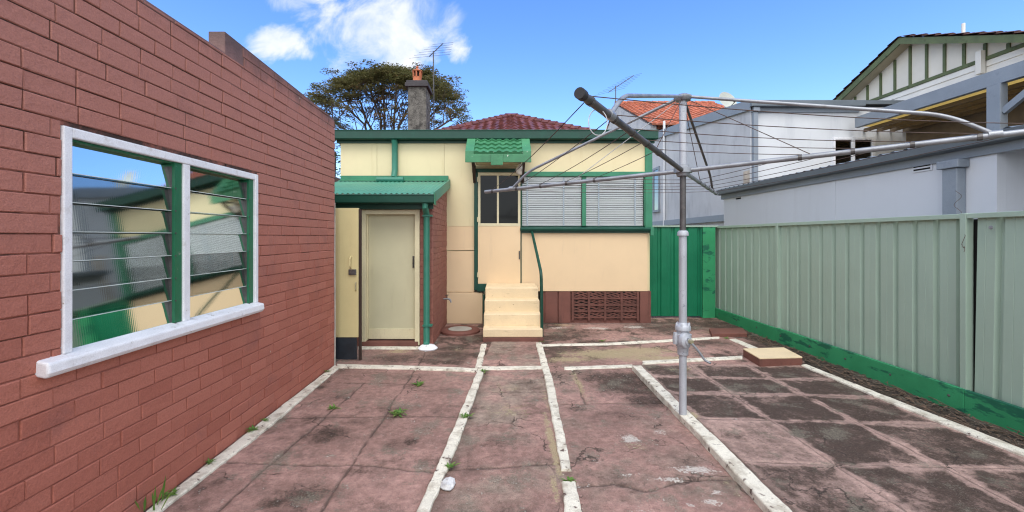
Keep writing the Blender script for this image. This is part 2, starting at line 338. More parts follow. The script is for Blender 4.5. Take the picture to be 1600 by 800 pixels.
def seg_dist(X, Y, a, b):
    ax, ay = a; bx, by = b; dx, dy = bx-ax, by-ay; L = dx*dx+dy*dy
    t = np.clip(((X-ax)*dx+(Y-ay)*dy)/L, 0, 1)
    return np.hypot(X-ax-t*dx, Y-ay-t*dy)
def paving():
    ys = [0.7]
    while ys[-1] < 9.6: ys.append(ys[-1]*1.0043+.0004)
    ys = np.array(ys); xs = np.arange(-2.07, 4.26, .0105)
    X, Y = np.meshgrid(xs, ys)
    wx = X+(fbm(X, Y, 5, 1)-.5)*.05; wy = Y+(fbm(X, Y, 5, 9)-.5)*.05
    n1 = fbm(X, Y, 1.1, 20); n2 = fbm(X, Y, 3.2, 31, 6, .62); n3 = fbm(X, Y, 11, 44, 5, .65); n4 = fbm(X, Y, 30, 58, 3, .7); n5 = fbm(X, Y, 2.3, 77, 6, .6)
    # bay limits
    g = lambda px, py: tuple(G(px, py)[:2])
    def xline(a, b):
        a, b = g(*a), g(*b); return a[0]+(Y-a[1])*(b[0]-a[0])/(b[1]-a[1])
    xp0 = xline((751, 577), (660, 800)); xp1 = xline((841, 535), (895, 800)); xk = 1.70; xs_ = xline((1258, 574), (1600, 713))
    front = Y < 5.45
    left = front & (X < xp0); path = (X >= xp0) & (X < xp1) & (Y < 6.7); mid = front & (X >= xp1) & (X < xk)
    right = front & (X >= xk) & (X < xs_); soil = (X > np.where(Y < 5.6, xs_+.03, 3.86)) & (Y < 7.6)
    back = ~(left | path | mid | right | soil)
    base = np.zeros(X.shape+(3,))
    redA = np.array((.385, .232, .198)); redB = np.array((.30, .180, .152)); gry = np.array((.31, .245, .195))
    t = sm(.35, .65, n1)[..., None]; base[:] = redA*(1-t)+redB*t
    base[right] = np.array((.385, .26, .222))*(1+.5*(n5[right][:, None]-.5))
    t = (sm(.38, .7, n5)*.85)[..., None]*path[..., None]; base = base*(1-t)+gry*t
    t = (sm(.45, .7, n2)*.45)[..., None]*mid[..., None]; base = base*(1-t)+gry*t
    # joints between slabs
    J = np.full(X.shape, 9.0)
    for a, b in (((571, 598), (395, 748)), ((395, 748), (340, 800)), ((650, 577), (500, 800)), ((500, 800), (455, 868)), ((505, 598), (640, 600)), ((415, 652), (712, 651)),
                 ((300, 722), (560, 727)), ((560, 727), (676, 738)), ((895, 577), (915, 631)), ((876, 631), (1040, 630)), ((765, 612), (858, 612)),
                 ((885, 760), (960, 756)), ((960, 756), (1010, 768)), ((1010, 768), (1060, 752)), ((1060, 752), (1165, 748)),
                 ((698, 735), (874, 724)), ((1000, 545), (1005, 527)), ((650, 577), (668, 545))):
        J = np.minimum(J, seg_dist(wx, wy, g(*a), g(*b)))
    colx = (1.70, 2.32, 3.03, 3.74); rowy = (5.47, 4.97, 4.45, 3.80, 3.06, 2.40, 1.75, 1.1, .4)
    JR = np.full(X.shape, 9.0)
    wx2 = X+(fbm(X, Y, 3, 5)-.5)*.05; wy2 = Y+(fbm(X, Y, 3, 6)-.5)*.06+.06*(X-2.3)
    for c in colx[1:3]: JR = np.minimum(JR, np.abs(wx2-c))
    for r in rowy[1:]: JR = np.minimum(JR, np.abs(wy2-r))
    JR = np.where(right, JR, 9)
    # mould: per slab in the right bay, blotches elsewhere
    amt = [(.92, .9, 1), (1, .95, 1), (.85, 1, 1), (.42, 1, 1.0), (.7, 1, .85), (.6, .7, .8), (.6, .7, .6), (.5, .5, .5)]
    A = np.zeros(X.shape); E = np.full(X.shape, 9.0)
    for j in range(len(rowy)-1):
        for i in range(3):
            cell = right & (wx2 >= colx[i]) & (wx2 < colx[i+1]) & (wy2 < rowy[j]) & (wy2 >= rowy[j+1])
            A[cell] = amt[j][i]
            e = np.minimum(np.minimum(wx2-colx[i], colx[i+1]-wx2), np.minimum(rowy[j]-wy2, wy2-rowy[j+1]))
            E[cell] = e[cell]
    mould = A*(.12+.88*sm(.005, .085, E+(n3-.5)*.10+(n2-.5)*.07))*(.72+.5*sm(.3, .6, n2))
    mould = np.where(right, mould, 0)
    blot = np.zeros(X.shape)
    for px, py, rx, ry, s in ((510, 678, 40, 16, .75), (480, 655, 22, 12, .6), (585, 640, 16, 5, .5), (500, 605, 14, 5, .6), (620, 695, 34, 14, .55), (640, 690, 16, 9, .7),
                              (555, 660, 30, 8, .55), (480, 770, 60, 18, .7), (430, 785, 30, 14, .7), (560, 735, 40, 10, .6), (600, 790, 26, 12, .5), (700, 610, 35, 8, .4), (690, 640, 25, 14, .45),
                              (985, 598, 70, 22, 1.0), (935, 590, 40, 14, .7), (1010, 625, 40, 14, .85), (960, 650, 70, 20, .45), (900, 640, 25, 14, .5), (920, 690, 30, 25, .3), (1050, 600, 30, 24, .8),
                              (705, 555, 60, 12, .75), (620, 560, 60, 10, .65), (700, 545, 30, 8, .7), (860, 560, 16, 10, .6), (800, 555, 34, 14, .35), (1130, 508, 60, 9, .9), (1040, 512, 90, 7, .75), (900, 520, 60, 8, .55), (1110, 535, 40, 6, .7), (1190, 540, 28, 8, .8),
                              (800, 690, 20, 30, .3), (770, 640, 16, 24, .3), (840, 650, 12, 40, .3), (735, 720, 14, 40, .45), (1155, 720, 22, 40, .5), (1090, 650, 30, 14, .6), (1020, 700, 50, 24, .25), (1120, 770, 40, 24, .3), (880, 780, 10, 20, .4)):
        q = g(px, py); ex = rx/F*q[1]; ey = ry*q[1]*q[1]/(F*EYE)
        d = ((X-q[0])/ex)**2+((Y-q[1])/ey)**2
        blot = np.maximum(blot, s*np.exp(-d*.9))
    blot = np.where(right | soil, 0, blot)
    blot = np.clip(blot*1.3, 0, 1)
    gen = sm(.40, .70, n2*.7+n3*.3)*.55*(~right)
    gen = np.maximum(gen, sm(.40, .62, n2*.6+n3*.2+n1*.2)*.85*(back & (X > -1.2)))
    m = np.clip(np.maximum(np.maximum(mould*.95, blot*.9), gen), 0, 1)*np.clip(.72+.75*(n4-.3)+.2, .45, 1)
    mc = np.array((.030, .0235, .020))*(1+1.1*(n4[..., None]-.4))
    MASK = np.zeros(X.shape+(4,)); MASK[..., 0] = np.clip(np.maximum(np.maximum(mould*.95, blot*.9), gen), 0, 1); MASK[..., 3] = 1
    # fine speckle everywhere
    base *= (1+.55*(n4-.5)+.25*(n3-.5))[..., None]
    # straw coloured dry moss
    yl = np.zeros(X.shape)
    for px, py, rx, ry, s in ((960, 553, 90, 8, 1), (1000, 548, 60, 7, .95), (1020, 560, 70, 8, .8), (890, 562, 40, 6, .8), (700, 700, 8, 40, .35), (862, 690, 7, 60, .85), (866, 760, 7, 30, .8), (852, 620, 6, 30, .5), (620, 549, 26, 4, .7), (725, 548, 30, 5, .4), (880, 508, 20, 3, .6), (1110, 519, 30, 4, .5),
                              (800, 640, 50, 16, .42), (790, 605, 40, 10, .4), (905, 600, 8, 26, .6), (1080, 648, 14, 6, .9), (1140, 760, 10, 24, .4), (990, 700, 30, 12, .35), (1175, 770, 9, 40, .4), (1060, 575, 60, 4, .4)):
        q = g(px, py); ex = rx/F*q[1]; ey = ry*q[1]*q[1]/(F*EYE)
        yl = np.maximum(yl, s*np.exp(-(((X-q[0])/ex)**2+((Y-q[1])/ey)**2)))
    yl = yl*1.0
    yc = np.array((.42, .345, .20))*(1+.7*(n4[..., None]-.5))
    MASK[..., 1] = yl
    # pale worn scabs
    wn = np.zeros(X.shape)
    for px, py, rx, ry, s in ((985, 685, 22, 8, .95), (1030, 675, 16, 7, .8), (1060, 690, 12, 6, .6), (1090, 735, 60, 9, .9), (1120, 770, 14, 6, 1), (1110, 785, 20, 7, 1), (1040, 750, 40, 6, .8), (990, 742, 30, 6, .7), (1075, 790, 16, 5, .9), (640, 668, 16, 8, .5), (465, 645, 18, 8, .55), (600, 690, 20, 10, .4), (590, 795, 14, 6, .5), (540, 620, 40, 6, .35), (480, 640, 12, 8, .5), (910, 760, 18, 10, .6), (700, 760, 10, 8, .5), (1150, 655, 14, 3, .6), (1005, 800, 30, 12, .7), (935, 720, 16, 8, .6), (985, 640, 30, 5, .4), (870, 512, 26, 3, .8), (935, 513, 30, 3, .9), (990, 511, 26, 3, .9)):
        q = g(px, py); ex = rx/F*q[1]; ey = ry*q[1]*q[1]/(F*EYE)
        wn = np.maximum(wn, s*np.exp(-(((X-q[0])/ex)**2+((Y-q[1])/ey)**2)))
    wn = np.maximum(wn, .30*(~soil)*(~right))
    wc = np.array((.46, .41, .37))*(1+.5*(n4[..., None]-.5))
    MASK[..., 2] = wn
    # joints
    j = (1-sm(.002, .009+.010*n3, J))*sm(.28, .48, n3*.6+n2*.4)
    base = base*(1-.8*j[..., None])+np.array((.045, .032, .026))*.8*j[..., None]
    jm = (1-sm(.0, .05, J))*.30*sm(.45, .65, n3); base = base*(1-jm[..., None])+np.array((.10, .07, .055))*jm[..., None]
    jr = (1-sm(.002, .011, JR))*sm(.35, .6, n3+.1)
    base = base*(1-.7*jr[..., None])+np.array((.07, .05, .04))*.7*jr[..., None]
    # soil
    sc = np.array((.05, .038, .029))*(1+1.6*(n4[..., None]-.45)+.6*(n3[..., None]-.5)); sc = np.clip(sc, .01, 1)
    base = np.where(soil[..., None], sc, base)
    # darker along the kerbs and at the foot of the house wall
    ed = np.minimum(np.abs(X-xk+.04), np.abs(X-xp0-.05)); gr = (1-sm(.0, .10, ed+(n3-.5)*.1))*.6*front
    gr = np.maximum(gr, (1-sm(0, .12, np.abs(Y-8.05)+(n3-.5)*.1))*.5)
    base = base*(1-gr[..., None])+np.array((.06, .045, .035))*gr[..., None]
    Z = (n1-.5)*.012+(n3-.5)*.006+(n4-.5)*.003-j*.010-jr*.006-.004*m+wn*.002
    Z = np.where(soil, Z-.02+(n3-.5)*.05, Z)
    ny, nx = X.shape
    me = bpy.data.meshes.new('paving')
    idx = np.arange(ny*nx).reshape(ny, nx)
    q = np.stack([idx[:-1, :-1], idx[:-1, 1:], idx[1:, 1:], idx[1:, :-1]], -1).reshape(-1)
    nf = len(q)//4
    me.vertices.add(ny*nx); me.vertices.foreach_set('co', np.stack([X, Y, Z], -1).reshape(-1).astype(np.float32))
    me.loops.add(nf*4); me.loops.foreach_set('vertex_index', q.astype(np.int32))
    me.polygons.add(nf); me.polygons.foreach_set('loop_start', np.arange(0, nf*4, 4, dtype=np.int32))
    me.update(calc_edges=True); me.shade_smooth()
    ca = me.color_attributes.new('surface', 'FLOAT_COLOR', 'POINT')
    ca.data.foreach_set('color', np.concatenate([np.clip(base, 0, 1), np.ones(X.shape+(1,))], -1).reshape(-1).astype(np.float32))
    cb_ = me.color_attributes.new('weathering', 'FLOAT_COLOR', 'POINT'); MASK[soil] = (0, 0, 0, 1)
    cb_.data.foreach_set('color', MASK.reshape(-1).astype(np.float32))
    o = bpy.data.objects.new('paving', me); C.objects.link(o); tag(o, kind='structure')
    t = NT('stained_red_paving')
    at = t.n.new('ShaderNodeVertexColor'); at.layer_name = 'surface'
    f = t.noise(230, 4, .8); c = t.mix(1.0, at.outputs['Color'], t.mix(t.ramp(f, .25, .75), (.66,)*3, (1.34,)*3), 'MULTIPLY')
    c = t.mix(1.0, c, t.mix(t.ramp(t.noise(14, 7, .75), .3, .7), (.78, .76, .75), (1.2, 1.22, 1.22)), 'MULTIPLY')
    wa = t.n.new('ShaderNodeVertexColor'); wa.layer_name = 'weathering'
    sp = t.n.new('ShaderNodeSeparateColor'); t.link(wa.outputs['Color'], sp.inputs[0])
    br0 = t.math('SUBTRACT', t.noise(5.5, 8, .7), .5); br = t.math('SUBTRACT', t.noise(19, 8, .78), .5); br2 = t.math('SUBTRACT', t.noise(60, 6, .8), .5)
    brk = t.math('ADD', t.math('ADD', t.math('MULTIPLY', br0, 1.1), t.math('MULTIPLY', br, 1.5)), t.math('MULTIPLY', br2, 1.3))
    md = sp.outputs[0]
    dirt = t.math('MULTIPLY', t.ramp(t.math('ADD', md, t.math('MULTIPLY', br0, .9)), .10, .95), .72)
    c = t.mix(t.math('MULTIPLY', t.ramp(t.noise(4.5, 8, .75), .45, .72), .55), c, (.115, .085, .072))
    c = t.mix(dirt, c, (.080, .053, .042))
    fm = t.math('MULTIPLY', t.ramp(t.math('ADD', t.math('MULTIPLY', md, .9), t.math('MULTIPLY', brk, 1.25)), .40, .86), t.ramp(md, .03, .3))
    mcol = t.mix(t.ramp(t.noise(120, 5, .8), .35, .7), (.014, .0098, .0075), (.085, .056, .042))
    c = t.mix(t.math('MULTIPLY', fm, .82), c, mcol)
    lich = t.math('MULTIPLY', t.ramp(t.math('ADD', t.noise(2.7, 5, .6), t.math('MULTIPLY', brk, .35)), .56, .66), .6)
    c = t.mix(lich, c, t.mix(t.ramp(t.noise(90, 5, .8), .35, .65), (.085, .075, .058), (.27, .245, .19)))
    vo = t.n.new('ShaderNodeTexVoronoi'); vo.feature = 'DISTANCE_TO_EDGE'; vo.inputs['Scale'].default_value = 1.25
    dv_ = t.n.new('ShaderNodeTexNoise'); dv_.inputs['Scale'].default_value = 5; dv_.inputs['Detail'].default_value = 6; t.link(t.pos, dv_.inputs['Vector'])
    va = t.n.new('ShaderNodeVectorMath'); va.operation = 'SCALE'; t.link(dv_.outputs['Color'], va.inputs[0]); va.inputs['Scale'].default_value = .35
    vb = t.n.new('ShaderNodeVectorMath'); vb.operation = 'ADD'; t.link(t.pos, vb.inputs[0]); t.link(va.outputs[0], vb.inputs[1]); t.link(vb.outputs[0], vo.inputs['Vector'])
    crack = t.math('MULTIPLY', t.ramp(vo.outputs['Distance'], .003, .010, 1, 0), t.ramp(t.noise(1.7, 4, .6), .46, .56))
    c = t.mix(t.math('MULTIPLY', crack, .8), c, (.03, .022, .018))
    fy = t.math('MULTIPLY', t.ramp(t.math('ADD', t.math('MULTIPLY', sp.outputs[1], .85), brk), .30, .60), t.ramp(sp.outputs[1], .02, .3))
    c = t.mix(t.math('MULTIPLY', fy, .85), c, t.mix(t.ramp(t.noise(140, 5, .8), .35, .65), (.22, .165, .09), (.52, .44, .27)))
    fw = t.math('MULTIPLY', t.ramp(t.math('ADD', t.math('MULTIPLY', sp.outputs[2], .75), brk), .51, .60), t.ramp(sp.outputs[2], .02, .3))
    c = t.mix(t.math('MULTIPLY', fw, .85), c, t.mix(t.ramp(t.noise(120, 5, .8), .35, .65), (.36, .31, .27), (.66, .62, .56)))
    c = t.mix(t.math('MULTIPLY', t.ramp(t.noise(75, 5, .75), .56, .66), .6), c, (.05, .038, .03))
    c = t.mix(t.math('MULTIPLY', t.ramp(t.noise(95, 4, .75, stretch=(1.1, .9, 1)), .60, .67), .55), c, (.47, .40, .33))
    t.link(c, t.b.inputs['Base Color']); t.b.inputs['Roughness'].default_value = .82; t.b.inputs['Specular IOR Level'].default_value = .25
    b1 = t.bump(t.noise(60, 6, .7), .45, .012); t.link(t.bump(t.noise(240, 3, .7), .4, .004, b1), t.b.inputs['Normal'])
    me.materials.append(t.m)
paving()

def edging(Lp, Rp, h, n=None, closed_ends=True):
    """kerb strip from its two photographed edges (lists of pixels, same length)"""
    L = [G(*p, z=h) for p in Lp]; Rr = [G(*p, z=h) for p in Rp]
    def sample(pts, t):
        ds = [0]
        for a, b in zip(pts, pts[1:]): ds.append(ds[-1]+(b-a).length)
        d = t*ds[-1]
        for i in range(len(pts)-1):
            if d <= ds[i+1]+1e-9: return pts[i].lerp(pts[i+1], (d-ds[i])/max(1e-9, ds[i+1]-ds[i]))
        return pts[-1]
    length = sum((b-a).length for a, b in zip(L, L[1:])); n = n or max(4, int(length/.045))
    mb = MB(); vs = []; prof = None
    ph = random.random()*50
    for i in range(n+1):
        t = i/n; l = sample(L, t); r = sample(Rr, t); d = (r-l).normalized()
        w = (r-l).length
        jl = (vnoise(np.array(ph+t*length*7), np.array(3.3), 5)-.5)*.011+random.uniform(-.003, .003)
        jr = (vnoise(np.array(ph+t*length*7), np.array(8.3), 6)-.5)*.011+random.uniform(-.003, .003)
        dz = (vnoise(np.array(ph+t*length*4), np.array(1.3), 8)-.5)*.006
        l2 = l+d*jl; r2 = r+d*jr; c = min(.006, w*.15)
        for p, z in ((l2-d*.004, -.03), (l2-d*.001, h-.006), (l2+d*c, h+dz), (r2-d*c, h+dz), (r2+d*.001, h-.006), (r2+d*.004, -.03)):
            vs.append((p.x, p.y, z))
    fs = []
    for i in range(n):
        for k in range(5): fs.append((i*6+k, i*6+k+1, i*6+k+7, i*6+k+6))
    fs += [tuple(range(6)), tuple(range(n*6, n*6+6))]
    mb.add(vs, fs)
    return tag(mb.build('kerb', M['edging']), kind='structure')
edging([(523, 570), (400, 664), (226, 800), (60, 940)], [(530, 574), (405, 678), (247, 800), (100, 920)], .018)
edging([(527, 568.5), (640, 571), (746, 575)], [(527, 573.5), (640, 575.5), (746, 579.5)], .018)
edging([(747, 576), (700, 688), (650, 800), (606, 900)], [(757, 576), (718, 685), (670, 800), (637, 900)], .022)
edging([(837, 535), (851, 590), (877, 733)], [(846, 535), (863, 590), (893, 733)], .016)
edging([(878, 752), (883, 800), (892, 880)], [(899, 752), (909, 800), (928, 880)], .016)
edging([(988, 571), (1098, 684), (1208, 800), (1300, 897)], [(1002, 571), (1120, 684), (1240, 800), (1345, 897)], .055)
edging([(752, 572), (800, 572), (848, 571)], [(752, 577), (800, 576.5), (848, 575.5)], .010)
edging([(882, 573), (930, 571), (988, 569)], [(882, 577), (930, 575), (988, 573)], .012)
edging([(1004, 563.5), (1080, 560), (1160, 555.5)], [(1004, 568), (1080, 564), (1160, 559.5)], .014)
edging([(846, 537.5), (950, 535.5), (1124, 525.5)], [(846, 540.5), (950, 538.5), (1124, 528.5)], .010)
edging([(1140, 530), (1172, 544)], [(1150, 529), (1184, 543)], .012)
edging([(1252, 570), (1400, 631), (1600, 711), (1800, 792)], [(1260, 569), (1410, 628), (1612, 706), (1815, 784)], .018)
edging([(752, 537), (742, 575)], [(760, 537), (752, 575)], .012)
edging([(560, 541), (655, 541)], [(560, 545), (655, 545)], .012)

# ---------------------------------------------------------------- brickwork builder
def bricks(name, origin, u, v, nrm, w, h, parent, holes=(), bl=.2462, ch=.0885, joint=.0055, phase=0.0, prot=.012, mt='brick', seed=1, top=None):
    """running-bond wall face: every brick a chamfered block, standing on a mortar bed"""
    rr = random.Random(seed); o = Vector(origin); u = Vector(u); v = Vector(v); nrm = Vector(nrm)
    V = []; Fc = []; T = []
    nrow = int(math.ceil(h/ch))
    for j in range(nrow):
        z0 = j*ch+joint/2; z1 = min(h, (j+1)*ch)-joint/2
        if z1-z0 < .02: continue
        x = -bl+(phase+(.5 if j % 2 else 0))*bl % bl+rr.uniform(-.012, .012)
        while x < w:
            l = bl+rr.uniform(-.008, .008)
            if rr.random() < .03: l = bl*.52
            a, b = max(0, x+joint/2), min(w, x+l-joint/2); x += l
            if b-a < .02: continue
            spans = [(a, b)]
            for (hx0, hx1, hz0, hz1) in holes:
                if z1 > hz0+.01 and z0 < hz1-.01:
                    ns = []
                    for s in spans:
                        if s[1] <= hx0 or s[0] >= hx1: ns.append(s); continue
                        if s[0] < hx0: ns.append((s[0], hx0))
                        if s[1] > hx1: ns.append((hx1, s[1]))
                    spans = ns
            zt = z1
            for (a, b) in spans:
                if b-a < .015: continue
                if top is not None:
                    zt = min(z1, min(top(a), top(b)))
                    if zt-z0 < .015: continue
                p = prot+rr.uniform(-.0035, .0035); tint = min(1, max(0, rr.gauss(.5, .2)))
                cz = .004; n = len(V); tl = rr.uniform(-.002, .002)
                for (aa, bb, zz0, zz1, d) in ((a, b, z0, zt, -.01), (a, b, z0, zt, p-cz), (a+cz, b-cz, z0+cz, zt-cz, p)):
                    for (q, s, e) in ((aa, zz0, 0), (bb, zz0, tl), (bb, zz1, tl), (aa, zz1, 0)):
                        V.append(o+u*(q+(rr.uniform(-.003, .003) if d > 0 else 0))+v*(s+(rr.uniform(-.0022, .0022) if d > 0 else 0))+nrm*(d+(e if d > 0 else 0)))
                for k in range(4):
                    Fc.append((n+k, n+(k+1) % 4, n+4+(k+1) % 4, n+4+k)); Fc.append((n+4+k, n+4+(k+1) % 4, n+8+(k+1) % 4, n+8+k)); T += [tint, tint]
                Fc.append((n+8, n+9, n+10, n+11)); T.append(tint)
    mb = MB(); mb.add(V, Fc); ob = mb.build(name, M[mt], parent)
    at = ob.data.attributes.new('tint', 'FLOAT', 'FACE'); at.data.foreach_set('value', T)
    return ob

def corrugated(name, mt, parent, o, u, v, w, l, pitch, amp, th=.004):
    o, u, v = Vector(o), Vector(u).normalized(), Vector(v).normalized(); nn = u.cross(v).normalized()
    if nn.z < 0: nn = -nn
    n = int(w/pitch*8); V = []; Fc = []
    for i in range(n+1):
        x = w*i/n; hgt = amp*math.sin(2*math.pi*x/pitch)
        for s in (0, 1):
            for e in (0, l): V.append(o+u*x+v*e+nn*(hgt-s*th))
    for i in range(n):
        a, b = i*4, i*4+4
        Fc += [(a, b, b+1, a+1), (a+2, a+3, b+3, b+2), (a, a+2, b+2, b), (a+1, b+1, b+3, a+3)]
    Fc += [(0, 1, 3, 2), (n*4, n*4+2, n*4+3, n*4+1)]
    return MB().add(V, Fc).build(name, mt, parent, smooth='auto')

def tiles(name, mt, parent, e0, e1, t0, t1, rows, pitch=.22, wave=.022, step=.03, seed=3):
    """tiled slope: eave e0-e1, top edge t0-t1; interlocking tiles as wavy overlapping courses"""
    e0, e1, t0, t1 = map(Vector, (e0, e1, t0, t1)); rr = random.Random(seed)
    u = (e1-e0).normalized(); sl = ((t0+t1)/2-(e0+e1)/2); nn = u.cross(sl).normalized()
    if nn.z < 0: nn = -nn
    V = []; Fc = []
    for j in range(rows):
        a0 = e0.lerp(t0, j/rows); a1 = e1.lerp(t1, j/rows); b0 = e0.lerp(t0, min(1, (j+1.12)/rows)); b1 = e1.lerp(t1, min(1, (j+1.12)/rows))
        wa = (a1-a0).length; n = max(2, int(wa/pitch*6)); base = (a0-e0).dot(u); b = len(V)
        for i in range(n+1):
            t = i/n; x = base+wa*t; k = math.floor(x/pitch); fr = x/pitch-k
            hgt = wave*(math.sin(2*math.pi*fr)*.5+.5)+rr.uniform(-.001, .001)
            jit = (hash((k*31+j*17, seed)) % 100/100-.5)*.012
            p = a0.lerp(a1, t); q = b0.lerp(b1, t)
            V += [p+nn*(hgt+step+jit), q+nn*(hgt*.9+jit*.3), p+nn*(hgt*.2-.01)]
        for i in range(n):
            a = b+i*3; c = a+3
            Fc += [(a, c, c+1, a+1), (a, a+2, c+2, c)]
    return MB().add(V, Fc).build(name, mt, parent, smooth='auto')

# ---------------------------------------------------------------- brick shed on the left
XB, YB = -2.052, 5.446
shed = thing('brick_shed', (XB, 3.5, 0), 'single-storey shed of red-brown painted brick with a white louvre window', 'shed')
top_near, top_far0, top_far1 = 2.94, 3.10, 3.02
ystep = 3.29
y0w = -.6
wy0, wy1, wz0, wz1 = 2.062, 3.722, 1.0, 2.105
def wtop(a):
    y = y0w+a
    return top_near if y < ystep else top_far0+(top_far1-top_far0)*(y-ystep)/(YB-ystep)
bricks('wall', (XB, y0w, 0), (0, 1, 0), (0, 0, 1), (1, 0, 0), YB-y0w, 3.12, shed, holes=[(wy0-y0w, wy1-y0w, wz0-.01, wz1)], prot=0, seed=5, top=wtop, phase=.12)
# mortar bed just behind the brick faces, with the same opening; the thickness of the wall
mb = MB(); bx0, bx1 = XB-.22, XB-.007
mb.box(bx0, bx1, y0w, wy0, 0, top_near-.004).box(bx0, bx1, wy1, YB-.005, 0, top_far1-.01).box(bx0, bx1, wy0, wy1, 0, wz0-.02).box(bx0, bx1, wy0, ystep, wz1, top_near-.004).box(bx0, bx1, ystep+.012, wy1, wz1, top_far1-.01)
mb.build('mortar_bed', M['mortar'], shed)
M['capping'] = brick_mat('weathered_parapet', (.24, .12, .10), (.29, .15, .13), (.12, .075, .07), (.23, .13, .12))
mb = MB()
mb.prism([(XB-.13, ystep, top_near-.2), (XB-.13, YB-.002, top_near-.2), (XB-.13, YB-.002, top_far1+.012), (XB-.13, ystep, top_far0+.012)], (.124, 0, 0))
mb.box(XB-.13, XB-.004, y0w, ystep-.003, top_near-.02, top_near+.014)
mb.build('parapet', M['capping'], shed, bevel=.006)
bricks('wall', (XB, YB, 0), (-1, 0, 0), (0, 0, 1), (0, 1, 0), 3.4, 3.0, shed, prot=0, seed=8)
mb = MB().box(XB-3.4, XB-.005, YB-.22, YB-.011, 0, 2.99); mb.build('mortar_bed', M['mortar'], shed)
MB().box(XB-3.4, XB-.23, y0w, YB-.23, 2.70, 2.76).build('roof', M['concrete'], shed)
MB().box(XB-3.4, XB-3.2, y0w, YB-.23, 0, 2.69).build('wall', M['interior'], shed)
MB().box(XB-3.19, XB-.23, y0w, y0w+.2, 0, 2.69).build('wall', M['interior'], shed)
# render flake along the corner
MB().tube([(XB+.004, YB-.012, 0), (XB+.007, YB-.010, .6), (XB+.004, YB-.012, 1.2), (XB+.006, YB-.010, 2.0)], [.012, .009, .011, .006], 6).build('corner_mortar', M['concrete'], shed)
# window
MB().box(XB-.20, XB-.012, wy0, wy0+.012, wz0, wz1).build('reveal', M['brick'], shed); MB().box(XB-.20, XB-.012, wy1-.012, wy1, wz0, wz1).build('reveal', M['brick'], shed)
fx0, fx1 = XB-.09, XB+.009
win = MB()
ym0, ym1 = 2.853, 2.914
win.box(fx0, fx1, wy0+.002, wy0+.046, wz0+.03, wz1-.003)
win.box(fx0, fx1, wy1-.048, wy1-.002, wz0+.03, wz1-.003)
win.box(fx0, fx1-.002, wy0+.046, wy1-.048, wz1-.052, wz1-.003)
win.box(fx0+.01, fx1-.006, ym0, ym1, wz0+.03, wz1-.052)
window = win.build('window', M['white'], shed, bevel=.006)
sl = MB(); sx = XB+.056
sl.prism([(XB-.06, 1.955, wz0-.035), (sx-.012, 1.945, wz0-.05), (sx+.004, 1.945, wz0-.025), (sx, 1.945, wz0+.020), (XB-.06, 1.955, wz0+.042)], (0, 3.735-1.955, 0))
sl.build('sill', M['white'], window, bevel=.012, seg=3)
for a, b in ((wy0+.046, ym0), (ym1, wy1-.048)):
    gf = MB(); gf.box(XB-.075, XB-.02, a, a+.016, wz0+.035, wz1-.052)
    gf.box(XB-.080, XB-.010, b-.062, b-.0005, wz0+.035, wz1-.052)
    gf.box(XB-.075, XB-.02, a+.016, b-.062, wz1-.064, wz1-.0525)
    gf.build('louvre_frame', M['louvre_green'], window, bevel=.002)
for (a, b) in ((wy0+.063, ym0-.064), (ym1+.017, wy1-.112)):
    bl_ = MB(); eg = MB(); cl = MB()
    nb = 7; z0 = wz0+.042; z1 = wz1-.068; hh = (z1-z0)/nb
    for k in range(nb):
        zc = z0+hh*(k+.5); tl = R(7.5)+random.uniform(-.002, .002); tw = random.uniform(-.0008, .0008)
        h2 = hh/2+.007
        pts = []
        for s in (-1, 1):
            for yy, e in ((a, -tw), (b, tw)):
                pts.append(Vector((XB-.045-s*h2*math.sin(tl)+e, yy, zc+s*h2*math.cos(tl))))
        bl_.add(pts, [(0, 1, 3, 2)])
        eg.bar(pts[0]+Vector((.002, 0, 0)), pts[1]+Vector((.002, 0, 0)), .005, .004)
        cl.box(XB-.07, XB-.028, b+.0005, b+.005, zc-h2*.95, zc+h2*.75)
        cl.box(XB-.028, XB-.006, b+.003, b+.011, zc-h2-.006, zc-h2+.004)
    bl_.build('louvre', M['louvre'], window); eg.build('louvre_edge', M['edge'], window); cl.build('louvre_clip', M['galvdark'], window)
MB().box(XB-1.4, XB-1.38, wy0-.5, wy1+1.2, .3, 2.6).build('inner_wall', M['interior'], shed)

# ---------------------------------------------------------------- house
YH = 8.1; K = F/YH
hx = lambda px: (px-CX)/K
hz = lambda py: EYE+(CY-py)/K
house = thing('house', (0, YH, 0), 'cream and peach clad house with green trim, rear steps and dark red tiled roof', 'house')
x0, x1 = hx(532), hx(1018)
xd0, xd1 = hx(741), hx(815)
zsplit, zbase, zhead, ztop = hz(353.5), hz(455), hz(269), hz(222)
w_ = MB()
w_.box(x0, hx(589)-.002, YH, YH+.1, zsplit, ztop).box(hx(589)+.002, hx(694)-.002, YH, YH+.1, zsplit, ztop).box(hx(694)+.002, xd0, YH, YH+.1, zsplit, ztop)
w_.box(xd0+.0005, hx(1012), YH, YH+.1, zhead, ztop)
w_.build('upper_wall', M['cream'], house, bevel=.003)
w_ = MB()
w_.box(x0, xd0, YH+.0015, YH+.1, hz(391), zsplit-.002).box(x0, xd0, YH, YH+.1, hz(456), hz(392)-.004)
w_.box(xd1, hx(1012), YH, YH+.1, zbase, hz(363))
w_.build('lower_wall', M['peach'], house, bevel=.003)
w_ = MB(); w_.box(-1.0, hx(754), YH-.03, YH+.1, hz(508), hz(457)); w_.build('render_base', M['peach'], house, bevel=.008)
MB().box(-1.0, hx(755), YH-.04, YH+.12, -.02, hz(509)).build('brown_skirting', M['brownpaint'], house, bevel=.006)
